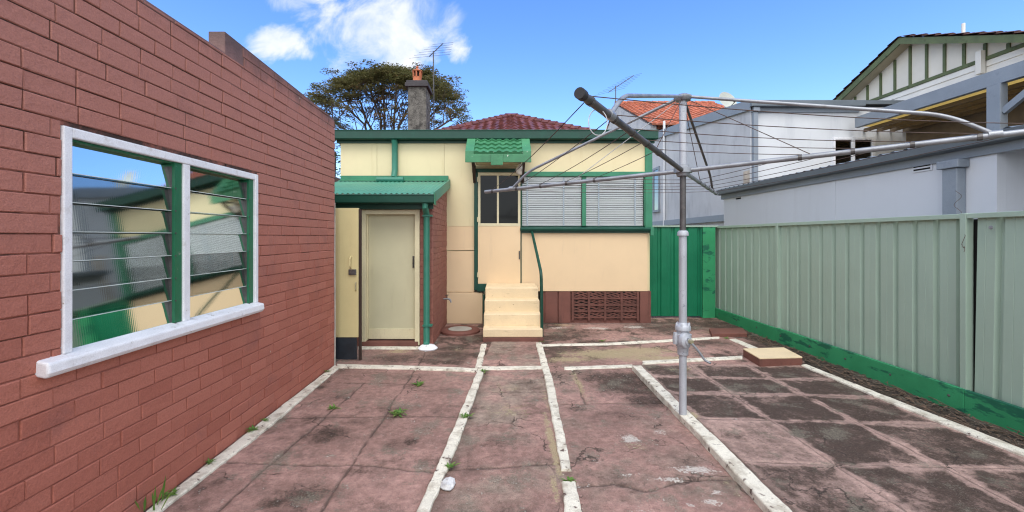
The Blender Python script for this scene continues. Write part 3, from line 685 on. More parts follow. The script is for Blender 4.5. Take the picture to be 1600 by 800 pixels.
# brick base right of steps
bs = MB(); bs.box(hx(845), x1, YH+.03, YH+.14, -.02, zbase-.003); bs.build('base_wall', M['brownpaint'], house)
bs = MB(); bs.box(hx(852), hx(871), YH+.005, YH+.03, 0, zbase-.006).box(hx(873), hx(891), YH-.004, YH+.03, 0, zbase-.006).box(hx(1000), hx(1013), YH-.004, YH+.03, 0, zbase-.006)
build_each(bs, 'base_pier', M['brownpaint'], house, bevel=.004)
lt = MB(); lx0, lx1, lz0, lz1 = hx(893), hx(998), hz(499), zbase-.01
MB().box(lx0, lx1, YH+.02, YH+.0295, lz0, lz1).build('vent_void', M['dark'], house)
for k in range(5):
    xx = lx0+.02+(lx1-lx0-.04)*k/4; lt.box(xx-.02, xx+.02, YH-.016, YH+.004, lz0-.02, lz1)
for zz in (.07, .30, .52, .76):
    z = lz0+(lz1-lz0)*zz; lt.box(lx0, lx1, YH-.010, YH+.002, z-.014, z+.014)
for k in range(-3, 26):
    a = lx0+.07*k
    for sgn in (1, -1):
        L = .9; ang = R(17); p0 = Vector((a, YH+.010+.003*sgn, lz0 if sgn > 0 else lz1)); 
        d = Vector((math.cos(ang), 0, sgn*math.sin(ang)))
        L = min(2.0, (lz1-lz0)/math.sin(ang)); p1 = p0+d*L
        if k % 2: continue
        t0 = max(0, (lx0-p0.x)/d.x); t1 = min(L, (lx1-p0.x)/d.x)
        if t1 > t0+.02: lt.bar(p0+d*t0, p0+d*t1, .006, .022, (0, 0, 1))
for k in range(1, 9):
    for sgn in (1, -1):
        p0 = Vector((lx0, YH+.010+.003*sgn, lz0+(lz1-lz0)*k/9)); ang = R(17); d = Vector((math.cos(ang), 0, sgn*math.sin(ang)))
        t1 = min((lx1-p0.x)/d.x, ((lz1-p0.z) if sgn > 0 else (p0.z-lz0))/math.sin(ang))
        if t1 > .05: lt.bar(p0, p0+d*t1, .006, .022, (0, 0, 1))
lt.build('lattice_vent', M['lattice'], house)
# fascia, gutter
MB().box(x0-.06, hx(1022), YH-.03, YH+.02, hz(224), hz(213)).build('fascia', M['green'], house)
g_ = MB(); gy = YH-.16
prof = [(0, 0), (.125, 0), (.135, .01), (.135, .155), (.12, .155), (.118, .02), (.01, .02), (.01, .10), (0, .10)]
gz = hz(220)
g_.prism([(x0-.075, YH-.032-a, gz+b) for a, b in prof], (hx(1024)-x0+.075, 0, 0))
g_.tube([(x0-.075, YH-.165, gz+.152), (hx(1024), YH-.165, gz+.152)], .014, 8)
g_.build('gutter', M['green'], house, bevel=.006)
MB().box(x0-.078, x0-.07, YH-.18, YH-.02, gz-.012, gz+.17).build('gutter_end', M['green2'], house)
MB().prism([(x0-.05, YH-.04, hz(209)), (x0-.05, 11.5, 4.0), (x0-.05, 11.5, 3.95), (x0-.05, YH-.04, hz(210.5))], (x1-x0+.1, 0, 0)).build('skillion_roof', M['redtile'], house)
# side and back walls
MB().box(x0, x0+.1, YH+.1, 15.5, 0, 3.3).build('side_wall', M['cream'], house); MB().box(x1-.1, x1, YH+.1, 15.5, 0, 3.3).box(x0+.1, x1-.1, 15.4, 15.5, 0, 3.3).build('side_wall', M['cream'], house)
# main hip roof
ap = Vector((.32, 14, 5.39)); cl_ = Vector((-3.2, 9.5, 3.35)); cr_ = Vector((4.08, 9.5, 3.35))
s = .62; el = ap.lerp(cl_, s); er = ap.lerp(cr_, s)
bl2 = Vector((el.x, 14+(14-el.y), el.z)); br2 = Vector((er.x, 14+(14-er.y), er.z))
e1_ = Vector((.01, 0, 0))
rf = tiles('tile_roof', M['redtile'], house, el, er, ap-e1_, ap+e1_, 13, .23, .035, .035)
tiles('tile_roof', M['redtile'], house, bl2, el, ap-e1_, ap+e1_, 13, .23, .035, .035)
tiles('tile_roof', M['redtile'], house, er, br2, ap-e1_, ap+e1_, 13, .23, .035, .035)
hp = MB()
for q in (el, er):
    nb = 13
    for k in range(nb):
        a = q.lerp(ap, k/nb); b = q.lerp(ap, (k+1.1)/nb) if k < nb-1 else ap
        hp.tube([a+Vector((0, 0, .06)), b+Vector((0, 0, .035))], [.085, .07], 8)
hp.build('hip_tile', M['redtile'], house, smooth='auto')
MB().box(el.x+.3, er.x-.3, el.y+.3, bl2.y-.3, 3.0, el.z-.02).build('upper_body', M['cream'], house)
# outer green post on right
MB().box(hx(1007.5), hx(1018.5), YH-.035, YH+.02, hz(362), hz(224)).build('corner_trim', M['green2'], house, bevel=.004)
# kitchen window
wn_ = MB(); zx0, zx1 = hx(815), hx(1007.5); zs, zh = hz(353), hz(276)
wn_.box(zx0-.01, zx1+.02, YH-.05, YH+.03, zh, zhead+.003)
wn_.box(zx0-.012, zx0+.004, YH-.02, YH+.06, zs, zh)
wn_.box(hx(909.5), hx(915.5), YH-.012, YH+.06, zs, zh)
wn_.box(zx1-.012, zx1-.001, YH-.015, YH+.06, zs, zh)
hw = wn_.build('window', M['green2'], house, bevel=.004)
MB().prism([(zx0-.03, YH+.05, zs-.09), (zx0-.03, YH-.085, zs-.09), (zx0-.03, YH-.095, zs-.05), (zx0-.03, YH+.05, zs)], (hx(1018)-zx0+.03, 0, 0)).build('sill', M['green'], hw, bevel=.006)
MB().box(zx0-.02, hx(1016), YH-.04, YH+.02, zs-.128, zs-.092).build('sill_apron', M['green'], hw, bevel=.003)
MB().box(hx(1014), hx(1019), YH-.10, YH-.02, hz(368), hz(355)).build('sill_bracket', M['green2'], hw, bevel=.003)
for a, b, tp in ((zx0+.004, hx(909.5), (824, 881)), (hx(915.5), zx1-.012, (936, 993))):
    MB().box(a+.001, b-.001, YH+.012, YH+.016, zs+.001, zh-.001).build('pane', M['pane'], hw)
    bd = MB(); nsl = 21; sp = (zh-zs-.05)/nsl
    for k in range(nsl):
        z = zs+.015+sp*(k+.5); tl = R(33)+random.uniform(-.05, .05); sag = random.uniform(-.002, .002)
        bd.bar((a+.008, YH+.05, z+sag), (b-.008, YH+.05, z-sag), .038, .0025, (0, -math.cos(tl), math.sin(tl)))
    bd.box(a+.004, b-.004, YH+.03, YH+.065, zh-.04, zh-.002)
    bd.box(a+.008, b-.008, YH+.035, YH+.06, zs+.003, zs+.013)
    bo = bd.build('venetian_blind', M['blind'], hw)
    tb = MB()
    for px in tp: tb.box(hx(px)-.014, hx(px)+.014, YH+.026, YH+.0275, zs+.006, zh-.01)
    build_each(tb, 'ladder_tape', M['tape'], hw)
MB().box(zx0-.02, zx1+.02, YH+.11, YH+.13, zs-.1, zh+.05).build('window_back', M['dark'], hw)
# kitchen door
dz0, dz1 = hz(443), hz(270); dx0, dx1 = hx(747), hx(813)
MB().box(xd0, dx0-.004, YH-.05, YH+.02, hz(453), hz(268)).build('door_post', M['green'], house, bevel=.004)
MB().box(dx1+.003, xd1-.001, YH-.02, YH+.02, hz(447), hz(276)).build('door_stop', M['green'], house)
MB().box(hx(746), dx1+.003, YH-.055, YH+.02, hz(455), dz0-.003).build('door_sill', M['green'], house, bevel=.004)
MB().box(hx(738), hx(815.5), YH-.05, YH+.02, dz1+.004, hz(264)).build('door_head', M['green'], house)
d_ = MB(); st = .045; zp = hz(352)
d_.box(dx0, dx0+st, YH-.045, YH-.008, zp-.02, dz1).box(dx1-st, dx1, YH-.045, YH-.008, zp-.02, dz1)
d_.box(dx0+st, dx1-st, YH-.045, YH-.008, dz1-.055, dz1).box(dx0+st, dx1-st, YH-.045, YH-.008, zp-.02, zp+.035)
xm = hx(778); d_.box(xm-.018, xm+.018, YH-.043, YH-.010, zp+.035, dz1-.055)
door = d_.build('door', M['oldcream'], house, bevel=.004)
MB().box(dx0, dx1, YH-.042, YH-.010, dz0, zp-.021).build('door_panel', M['peach'], door, bevel=.003)
MB().box(dx0+st, xm-.018, YH-.026, YH-.020, zp+.035, dz1-.055).build('fly_screen', M['screen'], door); MB().box(xm+.018, dx1-st, YH-.026, YH-.020, zp+.035, dz1-.055).build('fly_screen', M['screen'], door)
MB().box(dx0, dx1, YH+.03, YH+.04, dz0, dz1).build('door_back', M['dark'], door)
for z in (hz(281), hz(343), hz(429)):
    hg = MB(); hg.box(dx0-.016, dx0+.012, YH-.058, YH-.046, z-.04, z+.04); hg.tube([(dx0-.003, YH-.06, z-.045), (dx0-.003, YH-.06, z+.045)], .008, 8)
    hg.build('hinge', M['oldcream'], door)
MB().box(dx1-.03, dx1-.008, YH-.055, YH-.046, hz(405), hz(392)).build('handle', M['galvdark'], door)
# awning
aw = MB(); ya = 7.5; ax0, ax1 = (727-CX)/F*ya, (830-CX)/F*ya
azf, azw = EYE+(CY-241)/F*ya, hz(218)+.02
MB().box(ax0, ax1, ya-.03, ya, azf-.14, azf).build('awning_fascia', M['awning'], house, bevel=.005)
sb = MB()
for a in (ax0, ax1-.15):
    sb.prism([(a, ya-.02, azf-.03), (a, YH-.035, azw-.05), (a, YH-.035, azw+.045), (a, ya-.02, azf+.055)], (.15, 0, 0))
build_each(sb, 'awning_board', M['awning'], house, bevel=.005)
tl_ = tiles('awning_tiles', M['awning'], house, (ax0+.152, ya-.02, azf+.005), (ax1-.152, ya-.02, azf+.005), (ax0+.152, YH-.035, azw-.01), (ax1-.152, YH-.035, azw-.01), 4, .13, .026, .03)
MB().box(ax0+.155, ax1-.155, ya+.01, YH-.03, azf-.09, azf-.07).build('soffit', M['oldcream'], house)
MB().box(hx(777)-.1, hx(777)+.1, ya-.055, ya-.031, azf-.19, azf-.005).build('awning_block', M['awning'], house, bevel=.004)
for a in (ax0+.10, ax1-.14):
    ab = MB(); ab.box(a, a+.045, YH-.08, YH-.02, azf-.42, azf-.10); ab.bar((a+.022, YH-.06, azf-.40), (a+.022, ya+.06, azf-.11), .04, .05)
    ab.box(a+.002, a+.043, ya+.02, YH-.08, azf-.12, azf-.095)
    ab.build('awning_bracket', M['darkbrown'], house, bevel=.003)
MB().lathe((hx(812), YH-.25, azf-.27), [(.02, .16), (.035, .15), (.04, .12), (.075, .09), (.085, .05), (.07, 0), (.03, -.03), (.0, -.035)], 16).build('globe_light', M['bulb'], house, smooth='auto')
# steps
st_ = MB()
sx0, sx1 = (754.5-CX)/F*6.66, (848-CX)/F*6.66
for k, (yf, z0, z1) in enumerate(((6.66, .062, .19), (6.88, .19, .375), (7.10, .375, .56), (7.32, .56, .735))):
    sh = .004*k; st_.box(sx0+sh, sx1-sh, yf, YH-.045 if k == 3 else YH-.05-.01*k, z0-.02*(k > 0), z1)
steps = st_.build('steps', M['step'], house, bevel=.014, seg=3)
MB().box(sx0-.002, sx1+.012, 6.64, YH-.06, -.02, .06).build('step_base', M['brownpaint'], steps, bevel=.006)
MB().box(sx0-.02, sx0-.003, 7.3, YH-.06, .1, .62).build('step_edge_board', M['green'], steps)
hr = MB(); xr = (846-CX)/F*6.78
pts = [(xr+.005, 6.76, -.01), (xr+.003, 6.77, .5), (xr-.002, 6.78, .93)]
for k in range(1, 6): 
    a = k/5*R(58); pts.append((xr-.002-.006*k/5, 6.78+.16*(1-math.cos(a)), .93+.16*math.sin(a)))
pts.append((hx(830)+.015, YH-.10, 1.64)); pts.append((hx(829)+.01, YH-.03, 1.69))
hr.tube(pts, .024, 12); hr.build('handrail', M['green'], house, smooth='auto')
# wide roof downpipe and its spreader onto the lean-to roof
dp = MB(); xd = hx(618)
dp.tube([(xd, YH-.10, gz+.01), (xd, YH-.055, gz-.08), (xd, YH-.055, 2.80), (xd, YH-.09, 2.70), (xd, YH-.14, 2.635)], .056, 14)
dp.build('downpipe', M['pipegreen'], house, smooth='auto')
sp_ = MB(); ypz = YH-.22
sp_.tube([(hx(590)+.05, ypz, 2.60), (hx(635)+.0, ypz, 2.60)], .05, 14); sp_.build('rain_spreader', M['pipegreen'], house, smooth='auto')
# chimney
yc = 10.0; c0, c1 = (637-CX)/F*yc, (666-CX)/F*yc; cz = EYE+(CY-135)/F*yc
ch_ = MB().box(c0, c1, yc, yc+.55, 3.3, cz); cho = ch_.build('chimney', M['render'], house, bevel=.02)
MB().box(c0-.055, c1+.055, yc-.055, yc+.6, cz-.01, cz+.075).box(c0-.03, c1+.03, yc-.03, yc+.58, cz+.075, cz+.135).build('chimney_cap', M['darkcap'], cho, bevel=.01)
pc = Vector(((652-CX)/F*(yc+.27), yc+.27, cz+.13))
pt = MB(); pt.lathe(pc, [(.12, 0), (.125, .02), (.105, .06), (.098, .15), (.10, .17), (.075, .17), (.075, .10)], 20)
pt.lathe(pc+Vector((0, 0, .29)), [(.0, -.0), (.11, 0), (.125, .015), (.115, .03), (.06, .06), (.03, .075), (.022, .09), (.034, .11), (.03, .135), (.004, .145)], 20)
for k in range(7):
    a = 2*math.pi*k/7+.2; pt.bar(pc+Vector((math.cos(a)*.093, math.sin(a)*.093, .165)), pc+Vector((math.cos(a)*.10, math.sin(a)*.10, .295)), .032, .025, (math.cos(a), math.sin(a), 0))
pt.build('chimney_pot', M['pot'], cho, smooth='auto')
MB().lathe(pc, [(.06, .1), (.06, .29)], 12).build('flue', M['dark'], cho)

# ---------------------------------------------------------------- outhouse (lean-to)
YO = 6.37; oh = thing('outhouse', (-1.9, 7.2, 0), 'small painted brick lean-to with green corrugated roof and khaki door', 'outhouse')
ox0, ox1 = -2.93, -.985
fx_0, fx_1 = (563-CX)/F*YO, (656-CX)/F*YO; fzt = EYE+(CY-327.5)/F*YO
bricks('wall', (fx_1, YO, 0), (1, 0, 0), (0, 0, 1), (0, -1, 0), ox1-fx_1, 2.12, oh, seed=12, prot=-.006, joint=.004, mt='brickdull')
bricks('wall', (ox1, YO, 0), (0, 1, 0), (0, 0, 1), (1, 0, 0), YH-YO-.045, 2.62, oh, seed=13, prot=-.006, joint=.004, mt='brickdull', phase=.5, top=lambda a: 2.09+a*.26)
MB().box(fx_1, ox1-.011, YO+.011, YO+.11, 0, 2.1).prism([(ox1-.11, YO+.11, 0), (ox1-.11, YH-.05, 0), (ox1-.11, YH-.05, 2.5), (ox1-.11, YO+.11, 2.09)], (.099, 0, 0)).box(ox0, fx_0, YO, YO+.11, 0, 2.1).build('mortar_bed', M['brickjoint'], oh)
# door
fr = MB(); fw = .085
fr.box(fx_0, fx_0+fw, YO-.03, YO+.13, .02, fzt).box(fx_1-fw*.8, fx_1, YO-.03, YO+.13, .02, fzt).box(fx_0+fw, fx_1-fw*.8, YO-.03, YO+.13, fzt-.07, fzt)
MB().box(fx_0, fx_1, YO+.02, YO+.11, fzt+.002, 2.1).build('lintel', M['green'], oh)
fro = fr.build('door_frame', M['oldcream'], oh, bevel=.006)
ja = MB().box(fx_0+fw, fx_0+fw+.02, YO+.03, YO+.13, .09, fzt-.07); ja.build('door_stop', M['oldcream'], fro, bevel=.003)
dl = MB().box(fx_0+fw+.021, fx_1-fw*.8-.003, YO+.055, YO+.095, .09, fzt-.075); dlo = dl.build('door', M['khaki'], oh, bevel=.003)
MB().box(fx_0+fw+.021, fx_1-fw*.8-.003, YO+.045, YO+.0545, .095, .245).build('kick_board', M['oldcream'], dlo, bevel=.003)
MB().box(fx_1-fw-.03, fx_1-fw-.005, YO+.043, YO+.054, 1.13, 1.30).tube([(fx_1-fw-.018, YO+.044, 1.15), (fx_1-fw-.018, YO+.02, 1.17), (fx_1-fw-.018, YO+.02, 1.26), (fx_1-fw-.018, YO+.044, 1.28)], .007, 8).build('handle', M['galvdark'], dlo)
MB().box(fx_0+.03, fx_1-.02, YO-.05, YO+.12, -.02, .075).build('threshold', M['brownpaint'], oh, bevel=.006)
# roof
rz0, rz1 = 2.185, 2.60; ry0, ry1 = YO-.17, YH-.04
vdir = Vector((0, ry1-ry0, rz1-rz0)); rl = vdir.length
corrugated('roof', M['roofgreen'], oh, (ox0, ry0, rz0), (1, 0, 0), vdir, (-.945)-ox0, rl, .076, .009)
MB().box(ox0+.0, hx(701), YH-.05, YH-.012, 2.60, hz(275)).prism([(ox0, YH-.17, 2.592), (ox0, YH-.012, 2.632), (ox0, YH-.012, 2.625), (ox0, YH-.17, 2.585)], (hx(701)-ox0, 0, 0)).build('flashing', M['green2'], oh, bevel=.003)
MB().prism([(-.95, ry0, rz0-.125), (-.95, YH-.03, rz1-.125), (-.95, YH-.03, rz1+.03), (-.95, ry0, rz0+.03)], (.022, 0, 0)).build('bargeboard', M['roofgreen'], oh, bevel=.003)
og = MB(); gz2 = 2.045; prof2 = [(0, 0), (.10, 0), (.115, .012), (.115, .115), (.102, .115), (.10, .02), (.01, .02), (.01, .08), (0, .08)]
og.prism([(ox0, ry0+.02-a, gz2+b) for a, b in prof2], (-.925-ox0, 0, 0)); og.tube([(ox0, ry0-.09, gz2+.115), (-.925, ry0-.09, gz2+.115)], .011, 8)
og.build('gutter', M['green'], oh, bevel=.004)
MB().box(-.925, -.915, ry0-.11, ry0+.03, gz2-.02, gz2+.14).build('gutter_end', M['green2'], oh)
MB().box(ox0, -.96, ry0+.05, ry0+.075, fzt+.004, gz2+.06).build('fascia', M['green'], oh)
MB().box(ox0, ox1-.01, ry0+.08, YO-.002, fzt+.1, fzt+.115).build('eave_lining', M['oldcream'], oh)
odp = MB(); xo = (666-CX)/F*(YO-.1); yo = YO-.075
odp.tube([(xo, ry0-.03, gz2+.01), (xo, ry0-.03, gz2-.05), (xo, yo, gz2-.14), (xo, yo, .09), (xo, yo-.02, .05), (xo+.01, yo-.06, .03)], .045, 14)
odpo = odp.build('downpipe', M['pipegreen'], oh, smooth='auto')
ocl = MB()
for z in (.32, 1.88): ocl.box(xo-.05, xo+.085, yo-.05, yo+.045, z-.012, z+.012)
build_each(ocl, 'pipe_bracket', M['pipegreen'], odpo)
MB().lathe((xo+.03, yo-.07, -.01), [(.13, 0), (.14, .025), (.10, .06), (.05, .07)], 14).build('splash_block', M['white'], oh, smooth='auto')

# yellow gate beside the shed
ygt = thing('gate', (-2.2, 5.62, 0), 'yellowed cream timber gate with black bottom plate, next to the brick shed', 'gate')
YG = 5.62; gx0, gx1 = -2.72, (560-CX)/F*YG
MB().box(gx0, gx1, YG, YG+.04, .30, EYE+(CY-325)/F*YG).build('gate_panel', M['yellow'], ygt, bevel=.004)
MB().box(gx0+.02, gx1-.025, YG+.004, YG+.03, .02, .299).build('bottom_plate', M['black'], ygt, bevel=.004)
MB().box(gx1+.001, gx1+.028, YG+.005, YG+.05, 0, 1.93).build('gate_gap_shade', M['darkbrown'], ygt)  # dark strip added where only the shaded gap beside the panel shows
bz = EYE+(CY-425)/F*YG; bxp = (551-CX)/F*YG
MB().box(bxp-.045, bxp+.05, YG-.03, YG-.001, bz-.035, bz+.035).build('lock', M['galvdark'], ygt, bevel=.006)
MB().tube([(bxp-.02, YG-.004, bz+.05), (bxp-.02, YG-.05, bz+.08), (bxp-.02, YG-.05, bz+.17), (bxp-.02, YG-.004, bz+.20)], .010, 8).build('handle', M['yellow'], ygt, smooth='auto')
MB().tube([(bxp+.045, YG-.004, bz-.13), (bxp+.045, YG-.03, bz-.15), (bxp+.045, YG-.03, bz-.22), (bxp+.045, YG-.004, bz-.24)], .007, 8).build('pull_ring', M['brass'], ygt, smooth='auto')

# tap and drain by the house wall
tp = thing('garden_tap', (-.985, 7.3, .6), 'small metal garden tap on the outhouse side wall', 'tap')
tc = P(697, 467, 7.55); tc.x = -.985
MB().tube([tc, tc+Vector((.09, 0, 0)), tc+Vector((.12, -.01, -.02)), tc+Vector((.13, -.01, -.06))], [.014, .016, .016, .013], 10).build('spout', M['galv'], tp, smooth='auto')
MB().tube([tc+Vector((.06, 0, 0)), tc+Vector((.06, 0, .06))], .009, 8).bar(tc+Vector((.03, -.02, .065)), tc+Vector((.09, .02, .065)), .016, .012).build('handle', M['galvdark'], tp, bevel=.002)
dr = thing('gully_drain', (-.6, 7.5, 0), 'round gully drain with raised red-brown rim near the steps', 'drain')
dc = G(717, 523); dc.y = 7.35; dc.x = (719-CX)/F*7.35
MB().lathe(dc+Vector((0, 0, -.02)), [(.33, 0), (.33, .05), (.30, .075), (.23, .08), (.20, .065), (.19, .05)], 32).build('rim', M['brownpaint'], dr, smooth='auto')
MB().lathe(dc+Vector((0, 0, .035)), [(.0, 0), (.195, 0), (.195, .018), (.0, .022)], 32).build('cover', M['concrete'], dr)

# ---------------------------------------------------------------- fence, gate, blocks
fn = thing('fence', (4.25, 4.4, 0), 'pale green ribbed steel fence on a patchy dark green plinth', 'fence')
XF = 4.25; FY = (8.78, 6.74, 4.02, 1.3, -1.2); FZ = 1.79
def ribbed(name, mt, parent, a, b, z0, z1, nrm, pitch=.214, depth=.036, lean=0.0):
    a, b = Vector(a), Vector(b); d = (b-a); L = d.length; d.normalize(); nrm = Vector(nrm); V = []; Fc = []; xs = [0]; k = 0
    pr = [(0, 0), (.30, 0), (.315, -.08), (.33, 0), (.66, 0), (.74, -1), (.90, -1), (.98, 0)]
    pts = []
    n = int(round(L/pitch)); pitch = L/n
    for i in range(n):
        for t, h in pr: pts.append(((i+t)*pitch, h*depth))
    pts.append((L, 0))
    m = len(pts)
    for x, h in pts:
        p = a+d*x+nrm*h; lx = d*(lean)
        V += [(p.x, p.y, z0), (p.x+lx.x, p.y+lx.y, z1)]
    for i in range(m-1): Fc.append((2*i, 2*i+2, 2*i+3, 2*i+1))
    return MB().add(V, Fc).build(name, mt, parent)
for i in range(4):
    ya_, yb_ = FY[i]-.03, FY[i+1]+(.03 if i != 2 else .03)
    if i == 2:
        ya_ -= .025; MB().box(XF+.04, XF+.05, FY[2]-.25, FY[2]+.05, .1, FZ-.05).build('panel_gap_shade', M['dark'], fn)  # dark strip added behind the panel gap to stand in for its shade
    ribbed('fence_panel', M['fence'], fn, (XF, ya_, 0), (XF, yb_, 0), .17, FZ-.03, (-1, 0, 0), lean=(.028 if i == 2 else 0))
    MB().box(XF-.045, XF+.02, FY[i+1]-.028, FY[i]+.028-.058, FZ-.045, FZ).build('top_rail', M['fence'], fn, bevel=.004)
for y in FY: MB().box(XF-.048, XF+.022, y-.028, y+.028, .1, FZ+.003).build('post', M['fence'], fn, bevel=.004)
MB().box(XF-.07, XF-.03, FY[1]-.03, FY[0]-.03, -.05, .19).box(XF-.072, XF-.03, FY[2]-.03, FY[1]-.032, -.05, .2).box(XF-.07, XF-.03, FY[3]-.03, FY[2]-.032, -.05, .20).box(XF-.072, XF-.03, FY[4], FY[3]-.032, -.05, .2).build('plinth', M['plinth'], fn, bevel=.006)
bt = MB()
for y in np.arange(.4, 8.6, .62): bt.lathe((XF-.072, y, .1), [(.012, 0), (.012, .006), (.006, .01)], 8, (-1, 0, 0))
build_each(bt, 'plinth_bolt', M['galvdark'], fn)
# loose wire curls at the split post
lw = MB()
for k in range(2):
    p = Vector((XF-.06, FY[2]-.03, 1.60-.12*k)); q = [p]
    for i in range(8): q.append(q[-1]+Vector((-.006+random.uniform(-.006, .006), random.uniform(-.012, .006), random.uniform(-.03, .012))))
    lw.tube(q, .0022, 5)
q = [Vector((XF-.01, FY[2]+.05, FZ))]
for i in range(10): q.append(q[-1]+Vector((0, math.sin(i*.9)*.03, .022)))
lw.tube(q, .002, 5)
build_each(lw, 'loose_wire', M['wire'], fn)
sc_ = MB()
for yy, zz, rr_ in ((3.80, 1.66, .018), (3.46, 1.67, .022)):
    sc_.lathe((XF-.036, yy, zz), [(rr_, 0), (rr_*.9, .004), (rr_*.5, .005)], 9, (-1, 0, 0))
build_each(sc_, 'paint_scab', M['galv'], fn)

YGt = 8.62
sg = thing('side_gate', (3.3, YGt, 0), 'tall deep green ribbed steel side gate next to the house', 'gate')
sgx0, sgx1 = (1013-CX)/F*YGt, (1097-CX)/F*YGt
ribbed('gate_sheet', M['gate'], sg, (sgx0, YGt, 0), (sgx1, YGt, 0), .03, 1.77, (0, -1, 0), pitch=.25, depth=.028)
MB().box(sgx0, XF-.02, YGt-.03, YGt+.03, 1.772, 1.80).build('top_rail', M['fence'], sg, bevel=.003)
MB().box(sgx1-.03, sgx1, YGt+.004, YGt+.04, .02, 1.77).box(sgx0, sgx0+.03, YGt+.004, YGt+.04, .02, 1.77).build('gate_frame', M['gate'], sg)
pil = MB().box((1097.5-CX)/F*YGt, XF-.075, YGt-.02, YGt+.12, -.03, 1.77)
tag(pil.build('gate_pillar', M['plinth'], None, bevel=.006), 'patchy green painted pillar between the deep green gate and the pale fence', 'pillar')

cb = thing('pit_lid', (3.4, 5.65, 0), 'low concrete block with cream painted top on the dark paving', 'concrete block')
q = [G(1187, 573), G(1254, 571), G(1258, 557), G(1161, 561)]
tp4 = [Vector((p.x, p.y, .108)) for p in (G(1187, 573), G(1254, 571))]+[P(1225, 541.5, 5.90), P(1161, 544.5, 5.84)]
tp4[2].z = .108; tp4[3].z = .108
MB().prism([Vector((p.x, p.y, -.02)) for p in tp4], (0, 0, .108)).build('block', M['brownpaint'], cb, bevel=.006)
MB().prism([Vector((p.x, p.y, .0885)) for p in tp4], (0, 0, .016)).build('block_top', M['step'], cb, bevel=.005)
lsb = [G(1112, 527), G(1168, 526), G(1160, 517), G(1108, 518)]
tag(MB().prism([Vector((p.x, p.y, -.02)) for p in lsb], (0, 0, .075)).build('paver_slab', M['brownpaint'], None, bevel=.01), 'flat red-brown paver lying near the fence corner', 'paver')

# ---------------------------------------------------------------- rotary clothesline
hb = Vector((1.564, 3.80, 0)); HZ = 2.147; TZ = 2.775
cl = thing('rotary_clothesline', tuple(hb), 'old galvanised rotary clothes hoist with four arms in the middle of the yard', 'clothesline')
MB().tube([hb+Vector((0, 0, -.02)), hb+Vector((0, 0, .62))], .0305, 20).tube([hb+Vector((0, 0, .83)), hb+Vector((0, 0, 1.60))], .033, 20).build('pole', M['silver'], cl, smooth='auto')
MB().lathe(hb+Vector((0, 0, 1.585)), [(.034, 0), (.046, .005), (.046, .03), (.039, .045), (.027, .05)], 20).build('collar', M['silver'], cl, smooth='auto')
MB().tube([hb+Vector((0, 0, 1.6)), hb+Vector((0, 0, HZ-.02))], .0255, 16).build('inner_pole', M['galvdark'], cl, smooth='auto')
MB().tube([hb+Vector((0, 0, HZ)), hb+Vector((0, 0, TZ))], .030, 16).build('mast', M['silver'], cl, smooth='auto')
MB().lathe(hb+Vector((0, 0, TZ)), [(.034, -.03), (.06, -.025), (.075, -.005), (.075, .012), (.045, .028), (.02, .034)], 16).build('mast_cap', M['galv'], cl, smooth='auto')
MB().lathe(hb+Vector((0, 0, HZ)), [(.036, -.05), (.05, -.045), (.055, -.02), (.075, -.018), (.075, .022), (.052, .03), (.05, .05), (.036, .055)], 16).build('hub', M['galv'], cl, smooth='auto')
gb = MB(); gb.lathe(hb+Vector((0, 0, .56)), [(.040, 0), (.05, .01), (.052, .06), (.066, .085), (.072, .12), (.080, .16), (.080, .185), (.060, .19), (.060, .215), (.074, .22), (.074, .25), (.062, .265), (.045, .275), (.041, .285)], 20)
gb.lathe(hb+Vector((-.01, -.045, .70)), [(.066, 0), (.068, .02), (.06, .04), (.035, .05), (.03, .062)], 18, (.35, -.9, 0))
for k in range(6):
    a = k*math.pi/3; gb.lathe(hb+Vector((math.cos(a)*.062, math.sin(a)*.062, .775)), [(.011, 0), (.011, .06), (.006, .066)], 8)
gb.lathe(hb+Vector((-.075, -.01, .66)), [(.025, 0), (.03, .05), (.02, .10)], 10)
gb.v = [(hb.x+(x-hb.x)*.87, hb.y+(y-hb.y)*.87, z) for x, y, z in gb.v]
gbo = gb.build('gearbox', M['silver'], cl, smooth='auto')
ck = MB(); k0 = hb+Vector((.02, -.105, .70)); ck.tube([k0+Vector((-.004, .04, 0)), k0+Vector((.01, -.012, 0))], .017, 12); ck.build('crank_axle', M['brass'], gbo, smooth='auto')
ck = MB(); ck.tube([k0, k0+Vector((.06, -.01, -.07)), k0+Vector((.115, -.015, -.15)), k0+Vector((.145, -.05, -.165))], [.011, .010, .010, .011], 10); ck.build('crank_handle', M['galv'], gbo, smooth='auto')
ends = [Vector((.345, 1.92, HZ+.055)), Vector((1.564+.80*2.2, 3.8-.60*2.2, HZ+.065)), Vector((-.18, 4.99, HZ-.06)), Vector((2.75, 5.63, HZ-.02))]
hub = hb+Vector((0, 0, HZ)); cap = hb+Vector((0, 0, TZ))
